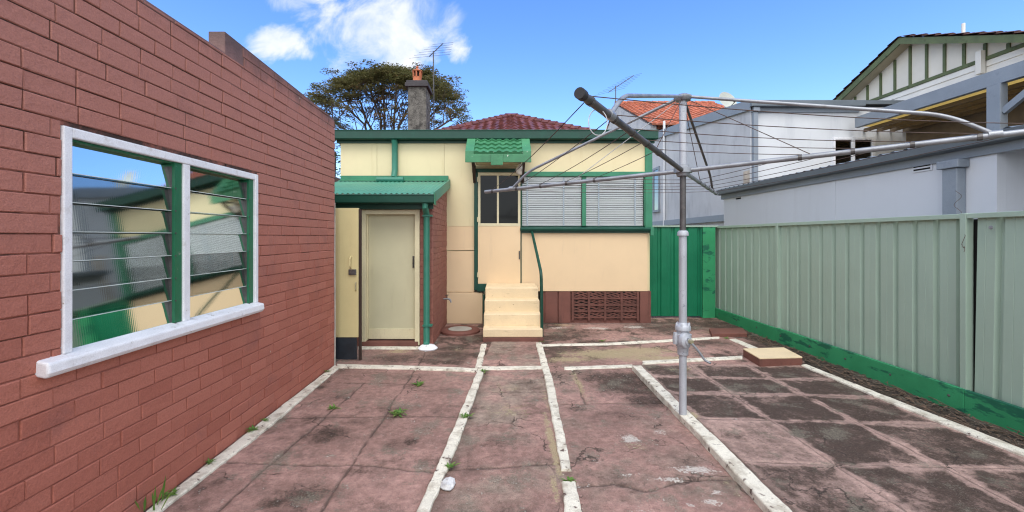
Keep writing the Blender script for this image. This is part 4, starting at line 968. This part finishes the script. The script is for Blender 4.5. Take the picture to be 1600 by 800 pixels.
for i, e in enumerate(ends):
    d = (e-hub).normalized(); rad = .0195
    ao = MB().tube([hub+d*.05, e], rad, 14).build('arm', M['galv'] if i else M['galvdark'], cl, smooth='auto')
    if i == 0: MB().tube([e-d*.03, e+d*.012], .0255, 16).build('end_cap', M['rubber'], ao, smooth='auto')
    clip = MB()
    for fcn in (.38, .52, .66, .80, .95):
        p = hub.lerp(e, fcn); clip.tube([p-d*.012, p+d*.012], rad+.004, 10)
    build_each(clip, 'wire_guide', M['galvdark'], ao)
    # brace: tube from the mast cap out, bent down onto the arm
    b0 = hub.lerp(e, .735); b1 = hub.lerp(e, .83)
    bz_ = b0.z+.165
    p0 = cap+d*.05; p3 = Vector((b0.x, b0.y, bz_)); pe = b1+Vector((0, 0, .005))
    pts = [p0, p0.lerp(p3, .5), p0.lerp(p3, .93)]
    c0_, c2_ = p0.lerp(p3, .93), p3.lerp(pe, .45)
    for k in range(1, 8):
        t = k/8; pts.append(c0_*(1-t)**2+p3*2*t*(1-t)+c2_*t*t)
    pts += [c2_, pe]
    if i == 3:
        MB().tube(pts, .0125, 10).build('brace', M['galvdark'], cl, smooth='auto')
    else:
        MB().tube(pts, .0135, 12).build('brace', M['galv'], cl, smooth='auto')
    MB().tube([pe-d*.03, pe+d*.03], rad+.006, 10).build('brace_clamp', M['galv'], cl, smooth='auto')
    # stay wire from the cap
    MB().tube([cap+d*.03+Vector((0, 0, -.015)), hub.lerp(e, .42 if i != 2 else .5)], .0032, 6).build('stay_wire', M['wire'] if i != 2 else M['ropewire'], cl)
order = [0, 1, 3, 2]
for fcn, sag in ((.95, .03), (.80, .02), (.66, .02), (.52, .012), (.38, .008)):
    for a in range(4):
        p, q_ = hub.lerp(ends[order[a]], fcn), hub.lerp(ends[order[(a+1) % 4]], fcn)
        pts = [p.lerp(q_, t/8)+Vector((0, 0, .022-sag*4*(t/8)*(1-t/8))) for t in range(9)]
        MB().tube(pts, .0026, 5).build('line_wire', M['wire'], cl)
lp = MB(); pA = hub.lerp(ends[0], .90); qq = []
for k in range(22):
    a = k/21*2*math.pi*1.15; qq.append(pA+Vector((.045*math.sin(a)-.005, 0.01*math.cos(a), -.07+.065*math.cos(a))))
lp.tube(qq, .0024, 5); lp.build('wire_loop', M['ropewire'], cl)

# ---------------------------------------------------------------- neighbour: lean-to and terracotta roofed house
nh = thing('neighbour_house', (8, 18, 0), 'pale blue-grey rendered house with orange terracotta roof beyond the fence', 'house')
XN = 6.78
MB().prism([(XN, 12.01, 0), (XN, 20, 0), (XN, 28.7, 0), (XN, 28.7, 8.22), (XN, 26.1, 9.35), (XN, 20, 6.6), (XN, 19.98, 6.10), (XN, 12.01, 5.18)], (.25, 0, 0)).build('side_wall', M['greywall'], nh)
MB().box(XN+.002, 11.0, 12, 12.2, 0, 5.1).build('rear_wall', M['bluewhite'], nh)
MB().prism([(XN-.05, 11.9, 5.16), (XN-.05, 20, 6.10), (XN-.05, 20, 6.22), (XN-.05, 11.9, 5.26)], (4.3, 0, 0)).build('skillion_roof', M['slate'], nh)
MB().prism([(XN-.08, 11.9, 5.00), (XN-.08, 20, 5.93), (XN-.08, 20, 6.24), (XN-.08, 11.9, 5.29)], (.028, 0, 0)).build('bargeboard', M['bluetrim'], nh)
MB().box(XN-.08, 9.75, 11.80, 11.90, 5.08, 5.24).build('gutter', M['slate'], nh, bevel=.01)
MB().box(XN+.01, 9.7, 11.955, 11.998, 4.95, 5.10).build('fascia', M['bluetrim'], nh)
MB().box(XN+.02, XN+.14, 11.88, 11.995, 0, 4.95).build('downpipe', M['bluetrim'], nh, bevel=.008); MB().box(XN+.0, XN+.17, 11.84, 11.995, 4.951, 5.07).build('rainhead', M['bluetrim'], nh, bevel=.008)
MB().box(XN-.006, XN+.0, 12.05, 12.35, 2.0, 3.4).build('rust_streak', mat('rust_stained_render', (.46, .40, .33), .3, 2, rough=.9, bump=.1), nh)
tiles('tile_roof', M['orangetile'], nh, (XN-.05, 19.7, 6.58), (12.9, 19.7, 6.58), (XN-.05, 26.1, 9.45), (12.6, 26.1, 9.45), 20, .30, .05, .045)
tiles('tile_roof', M['orangetile'], nh, (12.6, 30, 7.6), (XN-.05, 30, 7.6), (12.6, 26.1, 9.45), (XN-.05, 26.1, 9.45), 12, .30, .05, .045)
rg = MB()
for k in range(16): rg.tube([(XN-.05+k*.365, 26.1, 9.50), (XN+.34+k*.365, 26.1, 9.48)], [.13, .11], 8)
rg.build('ridge_tile', M['orangetile'], nh, smooth='auto')
MB().box(11.2, 12.5, 20.2, 28, 0, 6.5).build('wall', M['greywall'], nh)
w3 = MB().box(9.0, 9.05, 11.95, 12.03, 3.2, 4.28).box(9.5, 9.58, 11.95, 12.03, 3.2, 4.28).box(10.05, 10.13, 11.95, 12.03, 3.2, 4.28).box(9.05, 9.5, 11.95, 12.03, 4.21, 4.28).box(9.58, 10.05, 11.95, 12.03, 4.21, 4.28).build('window', M['white'], nh)
MB().box(9.05, 9.5, 11.985, 11.995, 3.2, 4.21).build('pane', glass_mat('dark_window_glass', (.1, .1, .1), .12), w3); MB().box(9.58, 10.05, 11.985, 11.995, 3.2, 4.21).build('pane', bpy.data.materials['dark_window_glass'], w3)
w4 = MB().box(XN-.05, XN-.003, 18.85, 18.95, 2.75, 4.6).box(XN-.05, XN-.003, 19.55, 19.65, 2.75, 4.6).box(XN-.05, XN-.003, 18.95, 19.55, 4.5, 4.6).box(XN-.10, XN-.003, 18.8, 19.7, 2.65, 2.74).build('window', M['bluetrim'], nh)
MB().box(XN-.02, XN-.004, 18.95, 19.55, 2.75, 4.5).build('pane', bpy.data.materials['dark_window_glass'], w4)
vp = P(1037, 300, 18); MB().tube([(XN-.06, 18.2, 1.0), (XN-.06, 18.2, 6.2), (XN-.06, 18.2, 6.35)], .05, 8).build('vent_pipe', M['bluewhite'], nh)
MB().box(XN-.09, XN-.002, 12.6, 19.9, 2.05, 2.25).build('sill_band', M['bluetrim'], nh)

sd = thing('satellite_dish', (7.7, 15, 5.6), 'round grey satellite dish on the roof of the pale blue-grey house', 'satellite dish')
dcn = P(1135, 159, 15)
dm = MB(); dm.lathe(dcn, [(.0, 0), (.12, .008), (.24, .03), (.33, .07), (.345, .075), (.33, .062), (.24, .015), (.0, -.02)], 28, (.25, -.9, .35)); dm.build('reflector', M['dish'], sd, smooth='auto')
MB().tube([dcn+Vector((0, .05, 0)), (dcn.x, 15.12, 5.5)], .03, 10).build('mount', M['galv'], sd)
MB().tube([dcn+Vector((0, 0, -.3)), dcn+Vector((.1, -.42, -.1))], .012, 6).lathe(dcn+Vector((.1, -.42, -.08)), [(.03, 0), (.035, .06), (.02, .1)], 10, (-.2, .9, -.2)).build('feed_arm', M['galvdark'], sd)

def antenna(label, base, top, b0, b1, n, half, r, droop=True):
    t = thing('television_antenna', tuple(base), label, 'antenna')
    MB().tube([base, top], r*1.2, 8).build('mast', M['galvdark'], t)
    MB().tube([b0, b1], r, 8).build('boom', M['galvdark'], t)
    d = (Vector(b1)-Vector(b0)).normalized(); side = d.cross(Vector((0, 0, 1))).normalized()
    el = MB()
    for k in range(n):
        p = Vector(b0).lerp(Vector(b1), k/(n-1)); h = half*(1-.45*k/(n-1))
        el.tube([p-side*h, p+side*h], r*.28, 5)
    el.build('elements', M['galvdark'], t)
    return t
ya1 = 10.6
antenna('tall rusty television antenna standing between the chimney and the dark red roof', P(678.5, 225, ya1), P(677, 80, ya1), P(671, 88, ya1-.5), P(692, 68, ya1+.35), 6, .50, .012)
antenna('television antenna above the orange terracotta roof', P(962, 166, 26), P(962, 134, 26), P(951, 144, 24.8), P(990, 118, 27), 8, 1.0, .022)

# ---------------------------------------------------------------- neighbour's grey shed directly behind the fence
ns = thing('neighbour_shed', (5.4, 6, 0), 'low pale grey shed with dark gutter directly behind the pale green fence', 'shed')
XS = 5.3; ye = 690*XS/(1131-CX); zg = EYE+.208*XS
MB().box(XS, XS+.1, 4.72, ye, 0, zg-.1).box(XS+.1, 9.0, ye-.1, ye, 0, zg-.1).box(XS+.101, XS+.7, 4.72, 4.82, 0, zg-.1).box(XS+.6, XS+.7, .5, 4.719, 0, zg-.1).build('wall', M['shedwall'], ns)
MB().box(XS-.03, XS-.002, .5, ye+.05, zg-.21, zg-.09).build('fascia', M['bluetrim'], ns)
MB().prism([(XS-.035, .5, zg-.115), (XS-.15, .5, zg-.10), (XS-.17, .5, zg+.0), (XS-.145, .5, zg+.0), (XS-.13, .5, zg-.085), (XS-.035, .5, zg-.09)], (0, ye+.12-.5, 0)).build('gutter', M['slate'], ns, bevel=.004)
corrugated('roof', M['slate'], ns, (XS-.10, .5, zg+.012), (0, 1, 0), (1, 0, .10), ye+.1-.5, 3.6, .19, .02)
MB().box(XS-.028, XS+.15, ye+.05, ye+.08, zg-.21, zg-.02).build('fascia_end', M['slate'], ns)
MB().box(XS-.11, XS-.001, 5.03, 5.20, 0, 2.37).build('downpipe', M['bluetrim'], ns, bevel=.008); MB().box(XS-.14, XS-.003, 4.99, 5.24, 2.371, zg-.22).build('rainhead', M['bluetrim'], ns, bevel=.008)
vn = MB().box(XS-.012, XS-.001, 5.42, 5.68, 2.40, 2.50).build('wall_vent', M['shedwall'], ns)
MB().box(XS-.016, XS-.0125, 5.44, 5.66, 2.42, 2.44).box(XS-.016, XS-.0125, 5.44, 5.66, 2.46, 2.48).build('vent_slot', M['dark'], vn)
MB().box(XS-.008, XS-.001, ye-.75, ye-.55, 2.42, 2.45).build('wall_vent', M['dark'], ns)
MB().box(XS-.006, XS-.001, 7.0, 7.06, 0, zg-.22).build('sheet_joint', M['shedwall'], ns)

# ---------------------------------------------------------------- gabled house and carport
gh = thing('gabled_house', (11, 11, 0), 'house with half-timbered cream gable and olive green trim behind the carport', 'house')
XG = 11.0; ga = (11.8, 6.85); zb = EYE+.367*XG; slp = .425
y_l, y_r = 14.35, 8.6
def gt(y): return ga[1]-slp*abs(y-ga[0])
MB().prism([(XG, y_r, 5.0), (XG, y_l, 5.0), (XG, y_l, gt(y_l)), (XG, ga[0], ga[1]), (XG, y_r, gt(y_r))], (.15, 0, 0)).build('gable_wall', M['gable'], gh)
bb = MB()
for k, yy in enumerate(np.arange(9.1, 14.2, .46)):
    zt = gt(yy)-.12
    if zt-zb > .06: bb.box(XG-.03, XG-.001, yy-.035, yy+.035, zb+.04, zt)
bb.box(XG-.04, XG-.001, y_r, y_l, zb-.045, zb+.038)
build_each(bb, 'timber_batten', M['olive'], gh)
bg = MB()
for yy in (y_l+.25, y_r-.8):
    zz = gt(yy)
    bg.prism([(XG-.36, ga[0], ga[1]-.12), (XG-.36, ga[0], ga[1]+.05), (XG-.36, yy, zz+.05), (XG-.36, yy, zz-.12)], (.04, 0, 0))
build_each(bg, 'bargeboard', M['olive'], gh)
sf = MB()
for yy in (y_l+.25, y_r-.8):
    zz = gt(yy); sf.prism([(XG-.318, ga[0], ga[1]-.10), (XG-.318, yy, zz-.10), (XG-.318, yy, zz-.08), (XG-.318, ga[0], ga[1]-.08)], (.31, 0, 0))
build_each(sf, 'soffit', M['beige'], gh)
for yy in (y_l+.25, y_r-.8):
    zz = gt(yy)
    if yy > ga[0]: tiles('tile_roof', M['browntile'], gh, (XG-.40, yy, zz+.07), (XG+4, yy, zz+.07), (XG-.40, ga[0], ga[1]+.07), (XG+4, ga[0], ga[1]+.07), 9, .25, .03, .035)
    else: tiles('tile_roof', M['browntile'], gh, (XG+4, yy, zz+.07), (XG-.40, yy, zz+.07), (XG+4, ga[0], ga[1]+.07), (XG-.40, ga[0], ga[1]+.07), 12, .25, .03, .035)
wb = MB()
for k in range(5):
    z = zb-.05-.14*(k+1); wb.prism([(XG-.001, y_r-.5, z), (XG-.035, y_r-.5, z), (XG-.012, y_r-.5, z+.14), (XG-.001, y_r-.5, z+.14)], (0, y_l-y_r+.5, 0))
build_each(wb, 'weatherboard', M['board'], gh)
MB().box(XG, XG+.15, 4, 11.99, 0, 4.99).build('shade_toned_wall', M['timber'], gh)  # carport shade put into the colour: a brown darker than the beige wall
MB().box(XG, XG+.15, 12.21, y_l, 0, 4.99).box(XG+.15, XG+4, 12.3, 12.4, 0, 5).build('lower_wall', M['beige'], gh)
MB().box(XG-.16, XG-.05, 9.98, 10.10, 5.28, 5.80).build('vent_box', M['board'], gh, bevel=.005)
fp = P(1498, 48, 11.9*1.02); MB().tube([(12.35, 11.8, 6.8), (12.35, 11.8, 7.28)], .04, 8).build('flue_pipe', M['board'], gh)

cp = thing('carport', (9.5, 8.5, 0), 'grey-blue timber carport with yellowed clear roofing behind the grey shed', 'carport')
XC = 9.5; zc0, zc1 = EYE+.306*XC, EYE+.336*XC
MB().box(XC-.06, XC+.06, 3.5, 11.79, zc0, zc1).build('beam', M['bluetrim'], cp, bevel=.006)
MB().box(XC-.075, XC+.075, 8.34, 8.58, 0, zc0-.003).build('post', M['bluetrim'], cp, bevel=.006)
MB().bar((XC, 8.34, 3.95), (XC, 7.55, zc0-.02), .08, .12).build('knee_brace', M['bluetrim'], cp)
pl_ = MB()
for xx in (9.86, 10.22, 10.58, 10.92): pl_.box(xx-.025, xx+.025, 3.5, 11.98, zc0-.068, zc0+.026)
build_each(pl_, 'rafter', M['timber'], cp)
MB().prism([(XC+.062, 3.5, zc0+.03), (XC+1.5, 3.5, zc0+.03), (XC+1.5, 3.5, zc0+.036), (XC+.062, 3.5, zc0+.036)], (0, 8.28, 0)).build('roof_sheet', M['sheet'], cp)

# small neighbouring roof glimpsed between shed and house
lh = thing('distant_house', (-8, 21, 0), 'dark roofed house glimpsed in the gap beside the outhouse roof', 'house')
q = P(523, 267, 20)
MB().prism([(q.x-6, 20, q.z-.35), (q.x+.55, 20, q.z-.75), (q.x+.55, 20, q.z-.5), (q.x-6, 20, q.z+2.0)], (0, 6, 0)).build('roof', M['darkbrown'], lh)
MB().box(q.x-6, q.x+.2, 20.3, 26, 0, q.z-.75).build('wall', M['oldcream'], lh)

# ---------------------------------------------------------------- trees
def leafcloud(name, mt, parent, clumps, n_per, size, seed):
    rr = np.random.default_rng(seed); V = []; Fc = []; T = []
    for (c, rx, rz, t) in clumps:
        n = max(6, int(n_per*(rx**1.3)))
        for _ in range(n):
            d = rr.normal(size=3); d /= np.linalg.norm(d)+1e-6; rad = rr.random()**.45
            p = Vector((c[0]+d[0]*rx*rad, c[1]+d[1]*rx*rad, c[2]+d[2]*rz*rad))
            a = rr.uniform(0, 6.28); s = size*rr.uniform(.6, 1.35)
            u = Vector((math.cos(a), math.sin(a), rr.uniform(-.5, .35))).normalized(); w = u.cross(Vector((rr.normal()*.5, rr.normal()*.5, 1))).normalized()
            b = len(V); u = u*s; w = w*s*.36
            V += [p-u*.5, p-u*.05-w*.5, p+u*.5, p-u*.05+w*.5]; Fc.append((b, b+1, b+2, b+3))
            T.append(min(1, max(0, t+rr.normal()*.16)))
    ob = MB().add(V, Fc).build(name, mt, parent)
    at = ob.data.attributes.new('tint', 'FLOAT', 'FACE'); at.data.foreach_set('value', T)
    return ob
def umbrella_tree():
    YT = 34.0; sc = YT/F
    base = P(600, 370, YT); base.z = 0
    t = thing('tree', tuple(base), 'big spreading umbrella-crowned tree behind the chimney', 'tree')
    rr = random.Random(21); br = MB(); clumps = []
    fork = P(608, 232, YT)
    br.tube([base, base.lerp(fork, .5)+Vector((.2, 0, 0)), fork+Vector((0, 0, -1))], [.55, .42, .36], 10)
    def dome(px):                         # crown's upper outline in the photograph
        pts = [(487, 150), (505, 140), (530, 126), (555, 114), (590, 108), (620, 108), (655, 110), (680, 122), (700, 138), (715, 158), (728, 180), (733, 196)]
        if px <= pts[0][0]: return 152
        for a, b in zip(pts, pts[1:]):
            if a[0] <= px <= b[0]: return a[1]+(b[1]-a[1])*(px-a[0])/(b[0]-a[0])
        return 198
    def limb(a, b, r0, r1, wig):
        a, b = Vector(a), Vector(b); L = (b-a).length; pts = [a]; n = 4
        for k in range(1, n): 
            tt = k/n; pts.append(a.lerp(b, tt)+Vector((rr.uniform(-1, 1), rr.uniform(-1, 1), rr.uniform(-.3, 1)*.7))*wig*L)
        pts.append(b); br.tube(pts, [r0+(r1-r0)*k/n for k in range(n+1)], 6, cap=False); return pts
    prim = []
    for k, px in enumerate((505, 528, 552, 575, 598, 620, 642, 668, 692, 712)):
        dep = rr.uniform(-3.0, 3.0)
        d = P(px, dome(px)+rr.uniform(22, 40), YT+dep)
        st = fork+Vector(((px-608)*sc*.12, dep*.1, -1+rr.uniform(-.8, .6)))
        prim.append(limb(st, d, .13, .045, .05))
    for pts in prim:
        for m in range(8):
            tt = rr.uniform(.35, 1); i = min(len(pts)-2, int(tt*(len(pts)-1))); o = pts[i].lerp(pts[i+1], tt*(len(pts)-1)-i)
            px = CX+(o.x/o.y)*F+rr.gauss(0, 22); px = min(731, max(486, px))
            dd = rr.choice([2, 5, 9, 14, 20, 30]); e = P(px, dome(px)+dd+rr.uniform(0, 5), o.y+rr.uniform(-2.2, 2.2))
            q2 = limb(o, e, .04, .015, .06)
            for s in range(3):
                c = e+Vector((rr.gauss(0, .75), rr.gauss(0, .8), rr.gauss(0, .18)))
                br.tube([q2[-2], c], [.018, .008], 4, cap=False)
                w = rr.uniform(.45, .95); clumps.append((c, w, w*.15, rr.uniform(.1, .75)))
            if rr.random() < .6:
                c = q2[2]+Vector((rr.gauss(0, .6), rr.gauss(0, .6), rr.gauss(0, .4))); w = rr.uniform(.35, .6); clumps.append((c, w, w*.3, rr.uniform(.5, .95)))
    for px in list(np.linspace(489, 732, 110))+list(np.linspace(530, 705, 60)):   # dense cap along the top
        e = P(px, dome(px)+abs(rr.gauss(0, 9))+3, YT+rr.uniform(-3, 3)); w = rr.uniform(.6, 1.05)
        clumps.append((e, w*1.1, w*.20, rr.uniform(.0, .6)))
    for _ in range(130):                                            # sparse inner and lower sprays
        px = rr.uniform(490, 730); e = P(px, rr.uniform(dome(px)+30, 205), YT+rr.uniform(-3, 3)); w = rr.uniform(.25, .55)
        clumps.append((e, w, w*.4, rr.uniform(.4, 1)))
        q3 = fork.lerp(e, rr.uniform(.55, .8)); br.tube([q3, e], [.02, .008], 4, cap=False)
    br.build('trunk', M['bark'], t)
    leafcloud('crown', M['leaf'], t, clumps, 150, .21, 4)
umbrella_tree()
def back_tree():
    b = P(519, 370, 26); b.z = 0
    t = thing('tree', tuple(b), 'dark leafy tree in the narrow gap between brick shed and house', 'tree')
    MB().tube([b, b+Vector((0, 0, 3)), b+Vector((.2, 0, 6.6))], [.2, .16, .05], 8).build('trunk', M['bark'], t)
    rr = random.Random(5); cl2 = []
    for _ in range(46):
        px = rr.gauss(519, 9); e = P(px, rr.uniform(188, 275), 26); e.y += rr.uniform(-1, 1); cl2.append((e, rr.uniform(.3, .6), rr.uniform(.15, .3), rr.uniform(0, .9)))
    leafcloud('crown', M['leafdark'], t, cl2, 60, .22, 9)
back_tree()

# ---------------------------------------------------------------- weeds and litter
def weed(label, px, py, size, tall=0, n=26, grass=False, seed=0):
    rr = random.Random(seed); p = G(px, py); p.x = max(p.x, XB+.045); V = []; Fc = []; T = []
    for k in range(n):
        a = rr.uniform(0, 6.28); ln = size*rr.uniform(.5, 1); el = rr.uniform(.15, .6) if not tall else rr.uniform(.9, 1.45)
        w = ln*(.14 if grass else .22) if not tall else size*.06
        d = Vector((math.cos(a)*math.cos(el), math.sin(a)*math.cos(el), math.sin(el))); s = Vector((-math.sin(a), math.cos(a), 0))*w
        o = Vector((rr.gauss(0, size*.18), rr.gauss(0, size*.18), 0)); b = len(V)
        m1 = o+d*ln*.5; e = o+d*ln+Vector((0, 0, -ln*(.18 if not tall else .1)))
        V += [o-s*.25, o+s*.25, m1+s*.5, m1-s*.5, e]; Fc += [(b, b+1, b+2, b+3), (b+3, b+2, b+4)]
        v = rr.random(); T += [v, v]
    me = MB().add([Vector(v)+Vector((0, 0, .004)) for v in V], Fc).build('weed', M['weed'], None)
    me.location = p+Vector((0, 0, .018 if 4 <= seed <= 12 else 0))
    at = me.data.attributes.new('tint', 'FLOAT', 'FACE'); at.data.foreach_set('value', T)
    return tag(me, label, 'weed', 'green weeds in the paving')
weed('flat star-shaped weed tuft in the slabs straight in front of the khaki door', 655, 602, .085, n=30, seed=1)
weed('small weed tuft in the slab joint nearest the brick shed wall', 520, 639, .07, n=22, seed=2)
weed('spreading bright weed tuft, widest of those in the slab joints by the shed', 621, 647, .10, n=36, seed=3)
weed('long upright grass blades at the foot of the brick wall', 212, 797, .22, tall=1, n=9, grass=True, seed=4)
weed('broad-leaved weed beside the long grass blades at the brick wall', 243, 779, .06, n=24, seed=5)
weed('little weed on the white kerb below the louvre window', 305, 727, .05, n=22, seed=6)
weed('low weed clump in the middle of the white kerb by the brick wall', 378, 676, .07, n=24, seed=7)
weed('tiny weed sprig on the wall kerb just beyond the low clump', 399, 661, .055, n=16, seed=8)
weed('single weed at the brick wall close to the yellow gate', 497, 583, .06, n=18, seed=9)
weed('weed in the kerb corner where the garden path begins', 756, 583, .075, n=28, seed=10)
weed('weed hanging along the path kerb halfway down', 727, 655, .075, n=24, seed=11)
weed('ragged weed at the path kerb above the grey scrap', 703, 735, .06, n=22, seed=12)
weed('weed in the gap of the broken white path line', 889, 752, .055, n=24, seed=13)
weed('weed at the foot of the green handrail post', 845, 534, .07, n=18, seed=14)
weed('weed sprouting at the bottom of the deep green gate', 1024, 500, .07, n=14, seed=15)
weed('pale weed on the ground before the lattice vent', 941, 533, .08, n=16, seed=16)
weed('weed beside the flat paver near the fence corner', 1134, 529, .07, n=16, seed=17)
sp = G(700, 760)
rr = random.Random(3); sm_ = MB(); sm_.lathe((sp.x, sp.y, 0), [(.01, 0), (.045, .004), (.05, .015), (.03, .03), (.004, .034)], 9)
sm_.v = [(sp.x+(x-sp.x)*1.0+rr.uniform(-.008, .008), sp.y+(y-sp.y)*1.5+rr.uniform(-.01, .01), z+rr.uniform(0, .008)) for x, y, z in sm_.v]
tag(sm_.build('scrap', M['paper'], None), 'crumpled grey-white scrap lying on the path against the white kerb', 'scrap')
# leaf litter and twigs along the fence
ll = MB(); rr = random.Random(12)
for _ in range(900):
    y = rr.uniform(1.8, 7.4); x = rr.uniform(3.84, 4.16); a = rr.uniform(0, 6.28); l = rr.uniform(.012, .04); z = rr.uniform(-.015, .012)
    u = Vector((math.cos(a), math.sin(a), rr.uniform(-.3, .3)))*l; w = Vector((-math.sin(a), math.cos(a), rr.uniform(-.3, .3)))*l*.35; c = Vector((x, y, z))
    ll.add([c-u, c-w, c+u, c+w], [(0, 1, 2, 3)])
for _ in range(60):
    y = rr.uniform(2.5, 6.8); x = rr.uniform(3.84, 4.14); a = rr.gauss(1.3, .5); l = rr.uniform(.08, .35); c = Vector((x, y, .012))
    e = c+Vector((math.cos(a)*l*.4, math.sin(a)*l, rr.uniform(0, .02))); e.x = min(4.16, e.x); ll.tube([c, c.lerp(e, .5)+Vector((rr.uniform(-.02, .02), 0, .01)), e], .0035, 4)
tag(ll.build('leaf_litter', M['twig'], None), 'dry leaves and twigs along the foot of the fence', 'leaf litter', kind='stuff')

# ---------------------------------------------------------------- sky and sun
SUN_EL, SUN_AZ = 55, 185        # azimuth clockwise from +Y (north); 180 is straight behind the camera
W = bpy.data.worlds.new('World'); S.world = W; W.use_nodes = True
t = W.node_tree; n = t.nodes; bgn = n['Background']; L = t.links.new
sky = n.new('ShaderNodeTexSky'); sky.sky_type = 'NISHITA'; sky.sun_disc = False
sky.sun_elevation = R(SUN_EL); sky.sun_rotation = R(SUN_AZ); sky.air_density = 1.0; sky.dust_density = .3; sky.ozone_density = 2.5
tc = n.new('ShaderNodeTexCoord'); D = tc.outputs['Generated']
sx = n.new('ShaderNodeSeparateXYZ'); L(D, sx.inputs[0])
def mth(op, a, b=None, c=None):
    q = n.new('ShaderNodeMath'); q.operation = op
    for i, v in enumerate((a, b, c)):
        if v is None: continue
        if isinstance(v, (int, float)): q.inputs[i].default_value = v
        else: L(v, q.inputs[i])
    return q.outputs[0]
yy = mth('MAXIMUM', sx.outputs['Y'], .05)
ux = mth('DIVIDE', sx.outputs['X'], yy); uz = mth('DIVIDE', sx.outputs['Z'], yy)
cmb = n.new('ShaderNodeCombineXYZ'); L(ux, cmb.inputs[0]); L(uz, cmb.inputs[1])
def nz(scale, detail, rough, vec, dist=0):
    q = n.new('ShaderNodeTexNoise'); q.inputs['Scale'].default_value = scale; q.inputs['Detail'].default_value = detail; q.inputs['Roughness'].default_value = rough; q.inputs['Distortion'].default_value = dist
    L(vec, q.inputs['Vector']); return q.outputs['Fac']
blob = None
for px, py, rx, ry, s in ((445, 68, 52, 30, 1), (600, 40, 105, 62, 1.1), (480, 0, 60, 26, 1), (520, 45, 50, 50, .9), (470, 82, 25, 14, .8), (500, 15, 60, 22, 1), (560, 50, 75, 42, 1.05), (610, 62, 80, 45, 1.05), (640, 20, 62, 40, 1.0), (545, 95, 40, 22, .8), (620, 100, 50, 18, .8), (715, 70, 24, 24, .95), (600, -40, 120, 50, 1), (668, 95, 20, 12, .55)):
    cx, cz = (px-CX)/F, (CY-py)/F; ax, az = rx/F, ry/F
    d = mth('ADD', mth('POWER', mth('ABSOLUTE', mth('DIVIDE', mth('SUBTRACT', ux, cx), ax)), 2), mth('POWER', mth('ABSOLUTE', mth('DIVIDE', mth('SUBTRACT', uz, cz), az)), 2))
    v = mth('MULTIPLY', mth('SUBTRACT', 1.35, d), s)
    blob = v if blob is None else mth('MAXIMUM', blob, v)
n1 = nz(8, 9, .6, cmb.outputs[0], .6); n2 = nz(3.0, 5, .5, cmb.outputs[0])
fr_ = mth('ADD', blob, mth('MULTIPLY', mth('SUBTRACT', n1, .5), 5.2))
mr = n.new('ShaderNodeMapRange'); mr.interpolation_type = 'SMOOTHSTEP'; L(fr_, mr.inputs['Value']); mr.inputs['From Min'].default_value = .1; mr.inputs['From Max'].default_value = 1.7; mr.inputs['To Max'].default_value = .95
front = mth('MULTIPLY', mr.outputs[0], mth('GREATER_THAN', sx.outputs['Y'], .1))
# unseen cloud added behind and beside the viewer to whiten and brighten the light
cn = nz(2.2, 7, .6, D, .2)
mb2 = n.new('ShaderNodeMapRange'); mb2.interpolation_type = 'SMOOTHSTEP'; L(mth('SUBTRACT', cn, mth('MULTIPLY', sx.outputs['Y'], .55)), mb2.inputs['Value'])
mb2.inputs['From Min'].default_value = .22; mb2.inputs['From Max'].default_value = .52; mb2.inputs['To Max'].default_value = .9
cloud = mth('MAXIMUM', front, mb2.outputs[0])
hs = n.new('ShaderNodeHueSaturation'); hs.inputs['Saturation'].default_value = 1.25; hs.inputs['Hue'].default_value = .512; hs.inputs['Value'].default_value = 1.35; L(sky.outputs[0], hs.inputs['Color'])
ccol = n.new('ShaderNodeMix'); ccol.data_type = 'RGBA'; L(n2, ccol.inputs[0]); ccol.inputs[6].default_value = (9, 9.2, 9.6, 1); ccol.inputs[7].default_value = (10, 10, 10, 1)
fcol = n.new('ShaderNodeMix'); fcol.data_type = 'RGBA'; fmr = n.new('ShaderNodeMapRange'); L(nz(9, 6, .6, cmb.outputs[0]), fmr.inputs['Value']); fmr.inputs['From Min'].default_value = .36; fmr.inputs['From Max'].default_value = .62; L(fmr.outputs[0], fcol.inputs[0]); fcol.inputs[6].default_value = (3.3, 3.75, 4.35, 1); fcol.inputs[7].default_value = (4.7, 4.75, 4.8, 1)
sel = n.new('ShaderNodeMix'); sel.data_type = 'RGBA'; L(mth('GREATER_THAN', sx.outputs['Y'], .1), sel.inputs[0]); L(ccol.outputs[2], sel.inputs[6]); L(fcol.outputs[2], sel.inputs[7])
mx = n.new('ShaderNodeMix'); mx.data_type = 'RGBA'; L(cloud, mx.inputs[0]); L(hs.outputs[0], mx.inputs[6]); L(sel.outputs[2], mx.inputs[7])
L(mx.outputs[2], bgn.inputs['Color']); bgn.inputs['Strength'].default_value = .11
sun = bpy.data.lights.new('sun', 'SUN'); sun.energy = .7; sun.angle = R(24); sun.color = (1, .95, .87)
so = bpy.data.objects.new('sun', sun); C.objects.link(so)
az, el = R(SUN_AZ), R(SUN_EL)
dv = Vector((math.sin(az)*math.cos(el), math.cos(az)*math.cos(el), math.sin(el)))
so.rotation_euler = dv.to_track_quat('Z', 'Y').to_euler(); so.location = (0, -5, 12)

for o in list(bpy.data.objects):
    if '_w' in o: del o['_w']
V_ = S.view_settings; V_.view_transform = 'Standard'; V_.look = 'None'; V_.gamma = 1; V_.exposure = 1.1; V_.use_curve_mapping = False
S.cycles.max_bounces = 8; S.cycles.transparent_max_bounces = 12
S.cycles.use_denoising = True; S.cycles.filter_width = 1.15
